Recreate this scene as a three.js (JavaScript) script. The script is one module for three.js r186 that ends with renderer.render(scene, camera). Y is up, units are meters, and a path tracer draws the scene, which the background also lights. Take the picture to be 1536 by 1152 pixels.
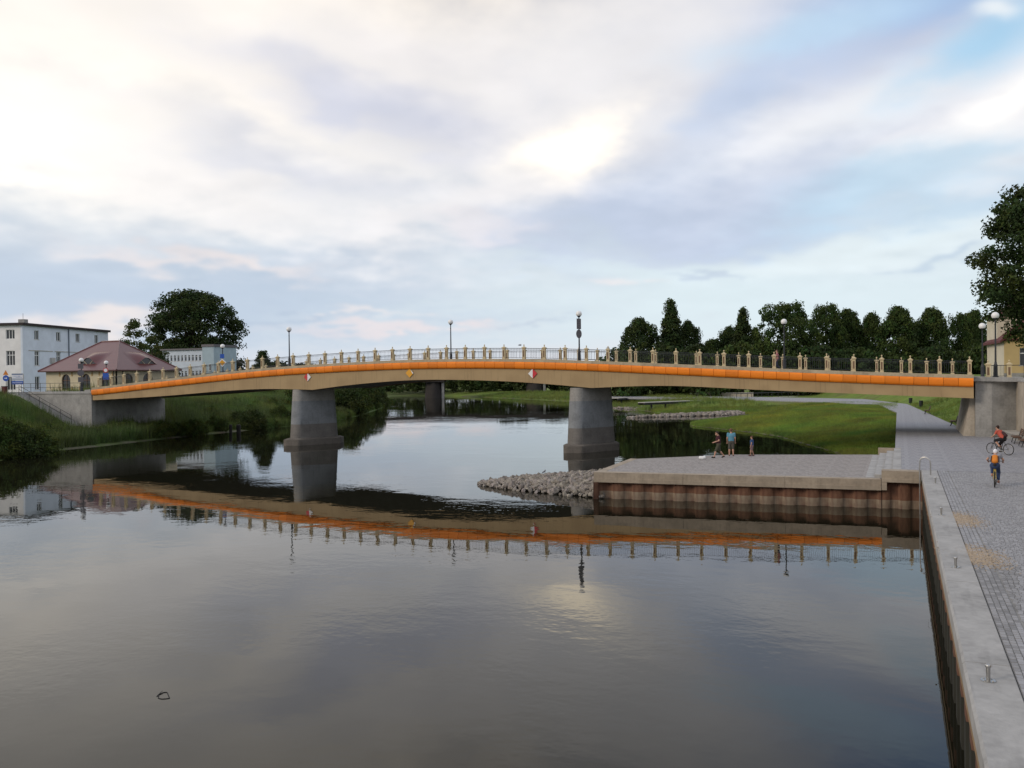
import * as THREE from 'three';
import { mergeGeometries } from 'three/addons/utils/BufferGeometryUtils.js';

// ---------------------------------------------------------------- camera, sun, sky, exposure
const PI = Math.PI, rad = (d) => d * PI / 180;
const YAW = rad(24.1), FOC = 1300, EYE = 6.8;              // world -z runs along the quay, +x along the bridge
const scene = new THREE.Scene();
const camera = new THREE.PerspectiveCamera(2 * Math.atan(576 / FOC) * 180 / PI, 4 / 3, 0.3, 9000);
camera.position.set(0, EYE, 0);
camera.rotation.order = 'YXZ';
camera.rotation.set(-Math.atan(11 / FOC), YAW, rad(-0.7));
camera.updateMatrixWorld(true);

const sun = new THREE.DirectionalLight(new THREE.Color(1, 0.86, 0.7), 1.35);
{ const a = YAW + rad(112), el = rad(24);                 // behind the left shoulder, low and veiled by cloud
  sun.position.set(-Math.sin(a) * Math.cos(el), Math.sin(el), -Math.cos(a) * Math.cos(el)).multiplyScalar(300); }
sun.position.add(new THREE.Vector3(-40, 0, -80)); sun.target.position.set(-40, 0, -80);
sun.castShadow = true; sun.shadow.radius = 30; sun.shadow.mapSize.set(4096, 4096);
Object.assign(sun.shadow.camera, { left: -220, right: 220, top: 180, bottom: -180, near: 1, far: 900 });
scene.add(sun, sun.target);

const renderer = new THREE.WebGLRenderer({ antialias: true });
renderer.toneMapping = THREE.LinearToneMapping;
renderer.toneMappingExposure = 1.0;
renderer.shadowMap.enabled = true; renderer.shadowMap.type = THREE.PCFSoftShadowMap;

scene.background = makeSky(); scene.environment = scene.background;

// ---------------------------------------------------------------- noise and random
function rng(s) { return () => { s = (s + 0x6d2b79f5) | 0; let t = Math.imul(s ^ (s >>> 15), 1 | s); t = (t + Math.imul(t ^ (t >>> 7), 61 | t)) ^ t; return ((t ^ (t >>> 14)) >>> 0) / 4294967296; }; }
function hash(x, y, s) { let h = Math.imul(x, 374761393) + Math.imul(y, 668265263) + Math.imul(s, 1274126177); h = Math.imul(h ^ (h >>> 13), 1274126177); return ((h ^ (h >>> 16)) >>> 0) / 4294967296; }
function vnoise(x, y, s = 0, px = 0, py = px) {              // value noise in 0..1, periodic if px is given
  let ix = Math.floor(x), iy = Math.floor(y); const fx = x - ix, fy = y - iy;
  const u = fx * fx * fx * (fx * (fx * 6 - 15) + 10), v = fy * fy * fy * (fy * (fy * 6 - 15) + 10);
  let jx = ix + 1, jy = iy + 1;
  if (px) { ix = ((ix % px) + px) % px; jx = ((jx % px) + px) % px; iy = ((iy % py) + py) % py; jy = ((jy % py) + py) % py; }
  const a = hash(ix, iy, s), b = hash(jx, iy, s), c = hash(ix, jy, s), d = hash(jx, jy, s);
  return a + (b - a) * u + (c - a) * v + (a - b - c + d) * u * v;
}
function fbm(x, y, o = 5, s = 0, px = 0, gain = 0.5, py = px) { let f = 0, a = 1, n = 0; for (let i = 0; i < o; i++) { f += a * vnoise(x, y, s + i * 17, px, py); n += a; a *= gain; x *= 2; y *= 2; px *= 2; py *= 2; } return f / n; }
function sst(a, b, x) { const t = Math.min(1, Math.max(0, (x - a) / (b - a))); return t * t * (3 - 2 * t); }
function lin(c) { c /= 255; return c <= 0.04045 ? c / 12.92 : ((c + 0.055) / 1.055) ** 2.4; }

// ---------------------------------------------------------------- the sky: air and clouds by direction
function makeSky() {
  const W = 2560, H = 1280, data = new Float32Array(W * H * 4), deg = 180 / PI;
  // cloud features as [azimuth, elevation] read from the photograph: a pixel there is only a direction
  const dir = (px, py) => { const u = Math.atan((px - 768) / FOC); return [u * deg, Math.atan((565 - 0.0122 * (px - 768) - py) / FOC * Math.cos(u)) * deg]; };
  const L = (r, g, b, k = 1) => [lin(r) * k, lin(g) * k, lin(b) * k];
  const M = [ // px, py, rx, ry (photo pixels), tilt in degrees, colour, strength, edge hardness
    [1180, 455, 720, 100, 0, L(224, 239, 245), 0.9, 1],
    [250, 470, 420, 60, 3, L(204, 219, 234), 0.8, 1],
    [1420, -150, 340, 130, -18, L(96, 152, 216), 0.97, 1.2],
    [820, -90, 330, 110, -14, L(176, 180, 196, 0.75), 0.92, 1],
    [120, -160, 520, 160, 0, [1.45, 1.2, 0.86], 0.9, 1],
    [150, 70, 760, 150, -3, [1.04, 0.985, 0.92], 0.95, 1.1],
    [60, 420, 500, 95, 5, L(194, 208, 226), 0.9, 1.2],
    [480, 405, 330, 56, -9, L(194, 209, 227), 0.9, 1.3],
    [40, 215, 270, 70, 3, [1.35, 1.25, 1.1], 0.85, 1],
    [340, 280, 380, 58, 13, [0.95, 0.925, 0.92], 0.8, 1.1],
    [600, 150, 330, 40, 10, L(216, 218, 231), 0.8, 1.2],
    [700, 195, 240, 44, 14, L(206, 211, 228), 0.82, 1.3],
    [430, 240, 230, 28, 11, L(218, 221, 232), 0.7, 1.2],
    [660, 75, 260, 40, 6, L(232, 230, 235), 0.5, 1],
    [320, 387, 120, 13, 8, L(242, 233, 232), 0.8, 1.3],
    [140, 478, 105, 17, -7, L(246, 237, 234), 0.85, 1.5],
    [980, 60, 300, 110, -24, [0.86, 0.845, 0.86], 0.8, 1.1],
    [1060, 312, 330, 68, 2, L(192, 205, 228), 0.95, 1.8],
    [800, 365, 120, 40, 24, L(198, 210, 230), 0.85, 1.6],
    [1220, 235, 240, 70, -14, L(212, 220, 236), 0.75, 1.2],
    [820, 245, 165, 52, -24, [0.95, 0.925, 0.91], 0.88, 1.05],
    [870, 221, 68, 31, -28, [1.9, 1.65, 1.25], 0.9, 1],
    [690, 318, 210, 32, -13, [0.94, 0.92, 0.93], 0.8, 1.2],
    [720, 352, 90, 18, 6, L(236, 233, 238), 0.75, 1.5],
    [1130, 140, 130, 44, -40, L(190, 206, 232), 0.8, 1.3],
    [1290, 160, 230, 44, -15, [0.95, 0.95, 0.97], 0.85, 1.3],
    [1480, 190, 150, 95, -42, [0.95, 0.94, 0.96], 0.9, 1.3],
    [1508, 142, 70, 34, -48, [1.15, 1.12, 1.08], 0.85, 1.2],
    [1440, 62, 130, 38, -25, L(166, 210, 240), 0.88, 1.1],
    [1240, 18, 150, 28, -8, L(190, 218, 241), 0.75, 1.1],
    [1455, 16, 28, 12, 0, L(246, 250, 252), 0.8, 1.3],
    [1350, 285, 170, 40, -12, L(192, 220, 240), 0.8, 1.4],
    [1440, 325, 140, 30, -10, L(190, 216, 236), 0.75, 1.4],
    [1310, 372, 220, 26, -4, L(232, 243, 247), 0.85, 1.6],
    [960, 400, 200, 22, 2, L(224, 238, 245), 0.7, 1.6],
    [1090, 409, 62, 6, 9, L(196, 210, 228), 0.7, 1.6],
    [1420, 388, 64, 6, -6, L(192, 210, 228), 0.7, 1.6],
    [440, 477, 80, 8, -6, L(188, 203, 222), 0.75, 1.5],
    [560, 466, 60, 7, 0, L(244, 237, 236), 0.7, 1.4],
    [570, 496, 130, 9, 0, L(244, 231, 231), 0.7, 1.3],
    [740, 494, 64, 5, -2, L(196, 210, 226), 0.7, 1.5],
    [930, 426, 64, 6, 0, L(246, 238, 238), 0.6, 1.5],
  ].map(([px, py, rx, ry, t, c, s, e]) => { const [u, v] = dir(px, py); return { u, v, rx: rx / 22, ry: ry / 22, c: Math.cos(rad(t)), s: Math.sin(rad(t)), col: c, k: s, e }; });
  const stops = [[0, L(232, 226, 232)], [3, L(222, 230, 237)], [8, L(208, 222, 234)], [16, L(214, 218, 231)], [30, L(216, 220, 232)], [90, L(196, 206, 226)]];
  for (let j = 0; j < H; j++) {
    const el = ((j + 0.5) / H - 0.5) * PI, V0 = el * deg;
    for (let i = 0; i < W; i++) {
      const rd = ((i + 0.5) / W - 0.5) * 2 * PI, o = (j * W + i) * 4;
      if (V0 < -0.5) { data[o] = 0.3; data[o + 1] = 0.3; data[o + 2] = 0.28; data[o + 3] = 1; continue; }
      const ce = Math.cos(el), X = Math.cos(rd) * ce, Zz = Math.sin(rd) * ce, Y = Math.sin(el);
      // azimuth from the view axis, to the right
      let U = (Math.atan2(X, -Zz) + YAW) * deg; if (U > 180) U -= 360; if (U < -180) U += 360;
      // a cloud plane gives flattened detail near the horizon
      const kk = 1 / (Math.max(Y, 0) + 0.16), cx = X * kk * 1.5 + 40, cz = Zz * kk * 1.5 + 40;
      const n1 = fbm(cx, cz, 5, 3), n2 = fbm(cx + 31, cz + 7, 5, 91), n3 = fbm(cx * 4 + 9, cz * 4, 4, 171), n4 = fbm(cx * 7 + 3, cz * 7, 5, 271, 0, 0.58);
      const wu = U + (n1 - 0.5) * 9 + (n3 - 0.5) * 3.2, wv = V0 + (n2 - 0.5) * 3.4 + (n3 - 0.5) * 1.9;
      let a = 0; while (a < stops.length - 2 && V0 > stops[a + 1][0]) a++;
      const t = Math.min(1, Math.max(0, (V0 - stops[a][0]) / (stops[a + 1][0] - stops[a][0])));
      const col = [0, 1, 2].map((c) => stops[a][1][c] + (stops[a + 1][1][c] - stops[a][1][c]) * t);
      // general broken cloud, over the whole dome
      const cl = sst(0.42, 0.68, n1 * 0.75 + n3 * 0.25) * sst(4, 14, V0), dk = sst(0.5, 0.72, n2) * sst(4, 14, V0);
      for (let c = 0; c < 3; c++) { col[c] += (([0.93, 0.91, 0.89][c]) - col[c]) * cl * 0.75; col[c] += (([0.6, 0.67, 0.8][c]) - col[c]) * dk * 0.3; }
      if (Math.abs(U) < 62 && V0 < 48) for (const m of M) {
        const du = wu - m.u, dv = wv - m.v, p = (du * m.c - dv * m.s) / m.rx, q = (du * m.s + dv * m.c) / m.ry, d = p * p + q * q;
        if (d > 6) continue;
        const ex = Math.exp(-Math.pow(d, m.e) * 1.15), w = m.k * Math.min(1, Math.max(0, ex + (n4 - 0.5) * 2.4 * ex * (1 - ex)));
        for (let c = 0; c < 3; c++) col[c] += (m.col[c] - col[c]) * w;
      }
      const g = 1 + ((n3 - 0.5) * 0.12 + (n4 - 0.5) * 0.04) * sst(2, 8, V0);
      data[o] = col[0] * g; data[o + 1] = col[1] * g; data[o + 2] = col[2] * g; data[o + 3] = 1;
    }
  }
  const t = new THREE.DataTexture(data, W, H, THREE.RGBAFormat, THREE.FloatType);
  t.mapping = THREE.EquirectangularReflectionMapping; t.magFilter = THREE.LinearFilter; t.minFilter = THREE.LinearFilter; t.needsUpdate = true;
  return t;
}

// ---------------------------------------------------------------- helpers
const V3 = (x, y, z) => new THREE.Vector3(x, y, z);
const ray = (px, py) => V3((px - 768) / FOC, -(py - 576) / FOC, -1).applyQuaternion(camera.quaternion);
const onY = (px, py, y) => { const v = ray(px, py); return v.multiplyScalar((y - EYE) / v.y).add(camera.position); };   // pixel on a level surface
const onZ = (px, py, z) => { const v = ray(px, py); return v.multiplyScalar(z / v.z).add(camera.position); };           // pixel on a wall across the quay
const onX = (px, py, x) => { const v = ray(px, py); return v.multiplyScalar(x / v.x).add(camera.position); };
const atD = (px, py, D) => ray(px, py).multiplyScalar(D).add(camera.position);                                          // pixel at a distance taken from its surroundings
const names = new Map();
function numbered(n) { const k = names.get(n) ?? 0; names.set(n, k + 1); return k ? n + '_' + String(k).padStart(3, '0') : n; }
function tag(o, label, category, group) { o.userData.label = label; o.userData.category = category; if (group) o.userData.group = group; return o; }
function thing(name, label, category, pos = [0, 0, 0], turn = 0, group) { const o = new THREE.Group(); o.name = numbered(name); o.position.set(...pos); o.rotation.y = turn; scene.add(o); return tag(o, label, category, group); }
function part(parent, name, geo, mat) { const m = new THREE.Mesh(geo, mat); m.name = name; parent.add(m); return m; }
function struct(name, geo, mat) { const m = new THREE.Mesh(geo, mat); m.name = numbered(name); m.userData.kind = 'structure'; scene.add(m); return m; }
function copy(o, pos, turn, label, group) { const c = o.clone(); c.name = numbered(o.name.replace(/_\d{3}$/, '')); c.userData = { ...o.userData }; scene.add(c); c.position.set(...pos); c.rotation.y = turn; if (label) c.userData.label = label; if (group) c.userData.group = group; return c; }
function plain(g) { g = g.index ? g.toNonIndexed() : g; for (const k of Object.keys(g.attributes)) if (!['position', 'normal', 'uv'].includes(k)) g.deleteAttribute(k); if (!g.attributes.uv) g.setAttribute('uv', new THREE.BufferAttribute(new Float32Array(g.attributes.position.count * 2), 2)); g.clearGroups?.(); return g; }
function merge(list) { return mergeGeometries(list.map(plain)); }
function uvm(g) {                                             // uv in metres by the way each face points
  g = plain(g); const p = g.attributes.position, uv = g.attributes.uv, a = V3(), b = V3(), c = V3();
  for (let i = 0; i < p.count; i += 3) {
    a.fromBufferAttribute(p, i); b.fromBufferAttribute(p, i + 1).sub(a); c.fromBufferAttribute(p, i + 2).sub(a); b.cross(c);
    const x = Math.abs(b.x), y = Math.abs(b.y), z = Math.abs(b.z);
    for (let k = i; k < i + 3; k++) { const X = p.getX(k), Y = p.getY(k), Z = p.getZ(k); if (y >= x && y >= z) uv.setXY(k, X, Z); else if (x >= z) uv.setXY(k, Z, Y); else uv.setXY(k, X, Y); }
  }
  return g;
}
function box(w, h, d, x = 0, y = 0, z = 0) { return uvm(new THREE.BoxGeometry(w, h, d).translate(x, y + h / 2, z)); }   // y is the bottom
function span(x0, x1, y0, y1, z0, z1) { return uvm(new THREE.BoxGeometry(Math.abs(x1 - x0), Math.abs(y1 - y0), Math.abs(z1 - z0)).translate((x0 + x1) / 2, (y0 + y1) / 2, (z0 + z1) / 2)); }
function cyl(r0, r1, h, x = 0, y = 0, z = 0, n = 12) { return plain(new THREE.CylinderGeometry(r1, r0, h, n).translate(x, y + h / 2, z)); }
function rod(p, q, r0, r1 = r0, n = 7) { const d = q.clone().sub(p), l = d.length(); const g = new THREE.CylinderGeometry(r1, r0, l, n).translate(0, l / 2, 0); g.applyQuaternion(new THREE.Quaternion().setFromUnitVectors(V3(0, 1, 0), d.normalize())); g.translate(p.x, p.y, p.z); return plain(g); }
function poly(pts, y0, y1) { const s = new THREE.Shape(pts.map(([x, z]) => new THREE.Vector2(x, -z))); const g = new THREE.ExtrudeGeometry(s, { depth: y1 - y0, bevelEnabled: false }); g.rotateX(-PI / 2); g.translate(0, y0, 0); return uvm(g); }   // plan outline (x, z), from y0 up to y1
function strip(rows, close = false) {                         // rows of points -> smooth-shaded sheet
  const n = rows[0].length, pos = [], idx = [];
  for (const r of rows) for (const p of r) pos.push(p.x, p.y, p.z);
  for (let i = 0; i < rows.length - 1; i++) for (let j = 0; j < n - (close ? 0 : 1); j++) { const a = i * n + j, b = i * n + (j + 1) % n, c = a + n, d = b + n; idx.push(a, c, b, b, c, d); }
  const g = new THREE.BufferGeometry(); g.setAttribute('position', new THREE.Float32BufferAttribute(pos, 3)); g.setIndex(idx); g.computeVertexNormals(); return g;
}
// textures: colours are what the surface is made of, multiplied by the material's colour
function tex(size, fn, srgb = false, rep = 1) {
  const d = new Uint8Array(size * size * 4);
  for (let y = 0; y < size; y++) for (let x = 0; x < size; x++) { const c = fn(x / size, y / size), o = (y * size + x) * 4; for (let k = 0; k < 3; k++) d[o + k] = Math.max(0, Math.min(255, (c.length ? c[k] : c) * 255)); d[o + 3] = 255; }
  const t = new THREE.DataTexture(d, size, size); t.wrapS = t.wrapT = THREE.RepeatWrapping; t.magFilter = THREE.LinearFilter; t.minFilter = THREE.LinearMipmapLinearFilter; t.generateMipmaps = true;
  if (srgb) t.colorSpace = THREE.SRGBColorSpace; t.repeat.set(rep, rep); t.needsUpdate = true; return t;
}
const rep = (t, r, s = r) => { const c = t.clone(); c.repeat.set(r, s); c.needsUpdate = true; return c; };
const C = (r, g, b) => new THREE.Color().setRGB(r, g, b);
function mat(color, o = {}) { return new THREE.MeshStandardMaterial({ color: Array.isArray(color) ? C(...color) : color, roughness: 0.85, ...o }); }

const tStain = tex(512, (u, v) => { const a = fbm(u * 6, v * 6, 6, 5, 6), b = fbm(u * 40, v * 40, 3, 45, 40), s = fbm(u * 24, v * 3, 4, 77, 24, 0.5, 3); const k = 0.8 + (a - 0.5) * 0.45 + (b - 0.5) * 0.22 - sst(0.6, 0.8, s) * 0.1; return [k, k * 0.99, k * 0.97]; }, false, 0.22);
const tStainBump = tex(512, (u, v) => fbm(u * 60, v * 60, 4, 45, 60), false, 0.5);
const tSoft = tex(256, (u, v) => { const k = 0.9 + (fbm(u * 5, v * 5, 5, 15, 5) - 0.5) * 0.2; return [k, k, k]; }, false, 0.2);
const tGrass = tex(512, (u, v) => { const a = fbm(u * 5, v * 5, 6, 8, 5, 0.6), b = fbm(u * 90, v * 90, 2, 18, 90), m = sst(0.52, 0.7, fbm(u * 4, v * 4, 5, 28, 4)); return [(0.56 + a * 0.3 + b * 0.24) * (1 + m * 0.12), 0.62 + a * 0.32 + b * 0.24 - m * 0.12, 0.55 + a * 0.25 + b * 0.2]; }, false, 0.11);
const tStreak = tex(512, (u, v) => { const a = fbm(u * 5, v * 5, 5, 505, 5), s = fbm(u * 36, v * 2, 4, 515, 36, 0.55, 2), p = fbm(u * 10, v * 3, 3, 525, 10, 0.5, 3); const k = 0.88 + (a - 0.5) * 0.25 - sst(0.55, 0.78, s) * 0.15 * sst(0.35, 0.6, p); return [k, k * (0.97 + a * 0.04), k * (0.94 + a * 0.08)]; }, false, 0.16);
const tBoard = tex(512, (u, v) => { const b = v * 10, f = b - Math.floor(b), j = u * 3 + hash(Math.floor(b), 3, 9), g = j - Math.floor(j); return 0.55 + (hash(Math.floor(b), Math.floor(j), 4) - 0.5) * 0.25 + (fbm(u * 20, v * 60, 3, 606, 20, 0.5, 60) - 0.5) * 0.3 - 0.35 * sst(0.06, 0, Math.min(f, 1 - f)) - 0.3 * sst(0.02, 0, Math.min(g, 1 - g)); }, false, 0.4);
const tRust = tex(512, (u, v) => { const s = fbm(u * 30, v * 4, 5, 33, 30, 0.5, 4), a = fbm(u * 7, v * 7, 5, 43, 7); return [0.62 + (a - 0.5) * 0.6 + (s - 0.5) * 0.4, 0.6 + (a - 0.5) * 0.75 + (s - 0.5) * 0.5, 0.58 + (a - 0.5) * 0.7 + (s - 0.5) * 0.5]; }, false, 0.3);
const tWood = tex(256, (u, v) => { const k = 0.72 + (fbm(u * 3, v * 40, 4, 61, 3, 0.5, 40) - 0.5) * 0.6; return [k, k * 0.98, k * 0.95]; }, false, 0.7);
const tFine = tex(256, (u, v) => fbm(u * 32, v * 32, 4, 3, 32), false, 1);

const M = {
  concrete: mat([0.38, 0.375, 0.36], { map: tStain, bumpMap: tBoard, bumpScale: 0.012 }),
  concreteCap: mat([0.44, 0.435, 0.425], { map: tStain, bumpMap: tStainBump, bumpScale: 0.004 }),
  concretePale: mat([0.52, 0.5, 0.46], { map: tStain, bumpMap: tStainBump, bumpScale: 0.003 }),
  beigeWall: mat([0.5, 0.44, 0.36], { map: tStain, bumpMap: tStainBump, bumpScale: 0.004 }),
  tan: mat([0.42, 0.295, 0.15], { map: tStreak, bumpMap: tStainBump, bumpScale: 0.003, roughness: 0.75 }),
  kerb: mat([0.5, 0.42, 0.29], { map: tStain }),
  cream: mat([0.62, 0.5, 0.3], { map: tSoft }),
  inset: mat([0.2, 0.12, 0.07], { map: tSoft }),
  orange: mat([0.92, 0.24, 0.006], { map: rep(tSoft, 0.6), roughness: 0.62 }),
  iron: mat([0.018, 0.02, 0.024], { roughness: 0.5 }),
  steel: mat([0.45, 0.44, 0.42], { roughness: 0.35, metalness: 0.9 }),
  opal: mat([0.8, 0.79, 0.77], { roughness: 0.3 }),
  asphalt: mat([0.06, 0.06, 0.062], { map: tStain }),
  white: mat([0.78, 0.78, 0.77], { roughness: 0.6 }),
  red: mat([0.55, 0.02, 0.03], { roughness: 0.5 }),
  yellow: mat([0.72, 0.34, 0.015], { roughness: 0.5 }),
  blue: mat([0.02, 0.09, 0.42], { roughness: 0.5 }),
  signBack: mat([0.13, 0.12, 0.13], { roughness: 0.6, metalness: 0.3 }),
  glass: mat([0.03, 0.035, 0.04], { roughness: 0.08, metalness: 0 }),
  dark: mat([0.02, 0.02, 0.02], { roughness: 0.9 }),
  wood: mat([0.16, 0.085, 0.05], { map: tWood }),
  oldStone: mat([0.035, 0.03, 0.028], { map: tStain }),
};

// ---------------------------------------------------------------- water
const WATERLINE_L = [[-64, 60], [-66, -10], [-69, -35], [-71.3, -50.4], [-75.6, -57.5], [-76.6, -62.5], [-76.8, -66], [-77.6, -70], [-78.2, -74], [-79, -80], [-79.6, -87], [-80.6, -100.5], [-85, -121], [-91, -136], [-108, -169], [-146, -231], [-176, -283]];
const WATERLINE_R = [[-148, -275.5], [-113.5, -248.3], [-81, -218], [-60, -184], [-50, -169], [-46, -163], [-41, -154], [-36, -151], [-24, -149], [-21, -146], [-23.4, -137], [-27, -121], [-25.5, -114], [-22, -110.3], [-15, -101.5], [-12, -96.6], [-8.5, -87], [-5.4, -79], [-2.5, -70], [-1, -62], [3, -55], [3, 60]];
const WATER = [...WATERLINE_L, ...WATERLINE_R];
{
  const bump = tex(1024, (u, v) => {
    const q = fbm(u * 6, v * 6, 3, 200, 6), calm = 0.35 + 1.1 * sst(0.4, 0.68, fbm(u * 4, v * 4, 4, 210, 4));
    const w = 0.55 * fbm(u * 16 + q * 1.2, v * 22, 3, 220, 16, 0.45, 22) + 0.3 * fbm(u * 60 + q * 3, v * 84, 3, 230, 60, 0.5, 84) + 0.15 * fbm(u * 170, v * 210, 2, 240, 170, 0.5, 210);
    return 0.5 + (w - 0.5) * calm;
  }, false, 1 / 26);
  const N = 1024, hgt = new Float32Array(N * N);
  for (let y = 0; y < N; y++) for (let x = 0; x < N; x++) { const u = x / N, v = y / N, q = fbm(u * 5, v * 5, 4, 300, 5), m = sst(0.45, 0.62, fbm(u * 4 + 0.3, v * 4, 4, 310, 4)); hgt[y * N + x] = fbm(u * 12 + q * 2.2, v * 20, 5, 320, 12, 0.55, 20) * (0.25 + m) + fbm(u * 110 + q * 4, v * 150, 2, 340, 110, 0.5, 150) * 0.07 * sst(0.53, 0.64, fbm(u * 3 + q * 0.5, v * 9, 4, 330, 3, 0.5, 9)); }
  const nm = tex(N, (u, v) => { const x = Math.round(u * N), y = Math.round(v * N), h = (a, b) => hgt[((b + N) % N) * N + ((a + N) % N)]; const dx = (h(x + 1, y) - h(x - 1, y)), dy = (h(x, y + 1) - h(x, y - 1)); return [0.5 - dx * 1.8, 0.5 - dy * 1.8, 1]; }, false, 1 / 83);
  const m = new THREE.MeshPhysicalMaterial({ color: C(0.011, 0.0105, 0.006), roughness: 0.004, ior: 1.333, bumpMap: bump, bumpScale: 0.0058, normalMap: nm, normalScale: new THREE.Vector2(0.017, 0.017) });
  const s = new THREE.PlaneGeometry(900, 1100).rotateX(-PI / 2).translate(-150, 0, -400);
  struct('water', uvm(s), m);
}

// ---------------------------------------------------------------- terrain
function distWater(x, z) {                                    // metres to the waterline, positive on land
  let best = 1e9, inside = false;
  for (let i = 0, j = WATER.length - 1; i < WATER.length; j = i++) {
    const [ax, az] = WATER[j], [bx, bz] = WATER[i], dx = bx - ax, dz = bz - az;
    const t = Math.min(1, Math.max(0, ((x - ax) * dx + (z - az) * dz) / (dx * dx + dz * dz))), ex = ax + dx * t - x, ez = az + dz * t - z;
    best = Math.min(best, ex * ex + ez * ez);
    if ((az > z) !== (bz > z) && x < (bx - ax) * (z - az) / (bz - az) + ax) inside = !inside;
  }
  return (inside ? -1 : 1) * Math.sqrt(best);
}
const isLeft = (x, z) => x < (z > -100 ? -40 : -40 + (z + 100) * 0.62);
const pathEdge = (z) => z > -145 ? 4.7 + (z + 86) * 0.063 : 1 + (z + 145) * 0.33;
function landHeight(x, z) {
  const d = distWater(x, z);
  if (d <= 0) return Math.max(-2, d * 0.5) - 0.02;
  const n = fbm(x * 0.13 + 50, z * 0.13 + 50, 4, 401) - 0.5;
  if (isLeft(x, z)) {
    const far = sst(-88, -105, z), top = 5.45 - 1.3 * far - sst(-112, -128, x) * 0.7 * (1 - far), run = 19 + 12 * far;
    const cut = sst(-99.5, -97, x) * sst(-64, -68.5, z) * sst(-75, -73, z), line = 5.2 - Math.max(0, x + 97.2) * 0.4;
    const hh = Math.min(d, 1.3) * 0.14 + sst(far > 0.5 ? 0.9 : 3 - 2.1 * far, run, d) * (top - 0.2) + n * 0.5 * sst(1, 4, d) * (1 - sst(run * 0.8, run * 1.3, d));
    return cut > 0 ? hh + (Math.min(hh, Math.max(0.4, line)) - hh) * cut : hh;
  }
  let h = Math.min(d, 1.2) * 0.2 + sst(0.6, 14, d) * 1.45;
  if (z < -60) h += n * 0.3 * sst(1, 5, d);
  h = Math.min(h, 1.84);
  const e = x - pathEdge(z);
  if (z < -84) h += sst(0.3, 13, e) * 4.4 + (e > 0.5 ? n * 0.5 : 0);
  else if (x > 8.4) h = 5.9; else if (x > 1.3) h = 1.4;
  return h;
}
{
  const axis = (lo, hi, a, b, fine, mid, m0, m1) => { const s = new Set(); for (let t = a; t <= b; t += fine) s.add(t); for (let t = m0; t <= m1; t += mid) if (t < a || t > b) s.add(t); for (let t = 60; t < 5000; t *= 1.5) { if (m0 - t > lo) s.add(m0 - t); if (m1 + t < hi) s.add(m1 + t); } return [...s].sort((p, q) => p - q); };
  const xs = axis(-5000, 5000, -112, 24, 1, 5, -340, 160), zs = axis(-6000, 400, -190, -44, 1, 5, -420, 60);
  const pos = [], uv = [], col = [], idx = [], R = rng(5);
  const grass = [0.15, 0.21, 0.026], weed = [0.075, 0.11, 0.022], gravel = [0.15, 0.13, 0.1];
  for (const z of zs) for (const x of xs) {
    const h = landHeight(x, z), d = distWater(x, z), n = fbm(x * 0.5 + 9, z * 0.5, 3, 77);
    pos.push(x, h, z); uv.push(x, z);
    let c = isLeft(x, z) ? weed : grass;
    if (isLeft(x, z) && z > -92 && z < -56 && d < n * 2.6 - 0.7) c = gravel;
    if (!isLeft(x, z) && z < -60 && d < n * 1.1) c = [0.1, 0.08, 0.05];
    const pt = sst(0.5, 0.68, fbm(x * 0.12 + 3, z * 0.12, 5, 88)) * 0.6; if (c === grass || c === weed) c = [c[0] + (0.13 - c[0]) * pt, c[1] + (0.12 - c[1]) * pt, c[2] + (0.04 - c[2]) * pt];
    const k = 0.85 + R() * 0.3; col.push(c[0] * k, c[1] * k, c[2] * k);
  }
  const nx = xs.length;
  for (let j = 0; j < zs.length - 1; j++) for (let i = 0; i < nx - 1; i++) { const a = j * nx + i, b = a + 1, c = a + nx, d = c + 1; idx.push(a, c, b, b, c, d); }
  const g = new THREE.BufferGeometry(); g.setAttribute('position', new THREE.Float32BufferAttribute(pos, 3)); g.setAttribute('uv', new THREE.Float32BufferAttribute(uv, 2)); g.setAttribute('color', new THREE.Float32BufferAttribute(col, 3)); g.setIndex(idx); g.computeVertexNormals();
  struct('ground', g, new THREE.MeshStandardMaterial({ vertexColors: true, map: tGrass, roughness: 1, bumpMap: rep(tFine, 0.8), bumpScale: 0.05 }));
}

// ---------------------------------------------------------------- promenade, platform, quay wall
const HQ = 1.9, HP = 1.45;
const paveMap = tex(1024, (u, v) => {                         // small granite setts, too fine to be told apart here
  const n = 18, r = Math.floor(v * n), off = (r % 2) * 0.5, c = Math.floor(u * n + off), fx = u * n + off - c, fy = v * n - r;
  const e = Math.min(fx, 1 - fx, fy, 1 - fy), j = sst(0.02, 0.11, e + (fbm(u * 60, v * 60, 2, 9, 60) - 0.5) * 0.05);
  const k = (0.72 + hash((c + n) % n, r, 7) * 0.36 + (fbm(u * 120, v * 120, 2, 11, 120) - 0.5) * 0.2) * (0.55 + 0.45 * j) * (0.86 + 0.3 * fbm(u * 3, v * 3, 4, 19, 3));
  return [k, k * 0.995, k * 1.0];
}, false, 0.5);
const paveBump = tex(512, (u, v) => { const n = 18, r = Math.floor(v * n), off = (r % 2) * 0.5, c = Math.floor(u * n + off), fx = u * n + off - c, fy = v * n - r; return sst(0.02, 0.2, Math.min(fx, 1 - fx, fy, 1 - fy)); }, false, 0.5);
M.paving = mat([0.37, 0.37, 0.385], { map: paveMap, bumpMap: paveBump, bumpScale: 0.006, roughness: 0.8 });
M.joint = mat([0.27, 0.265, 0.255], { map: tStain });
const SETT_Z0 = -10, SETT_Z1 = -47.6;
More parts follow.
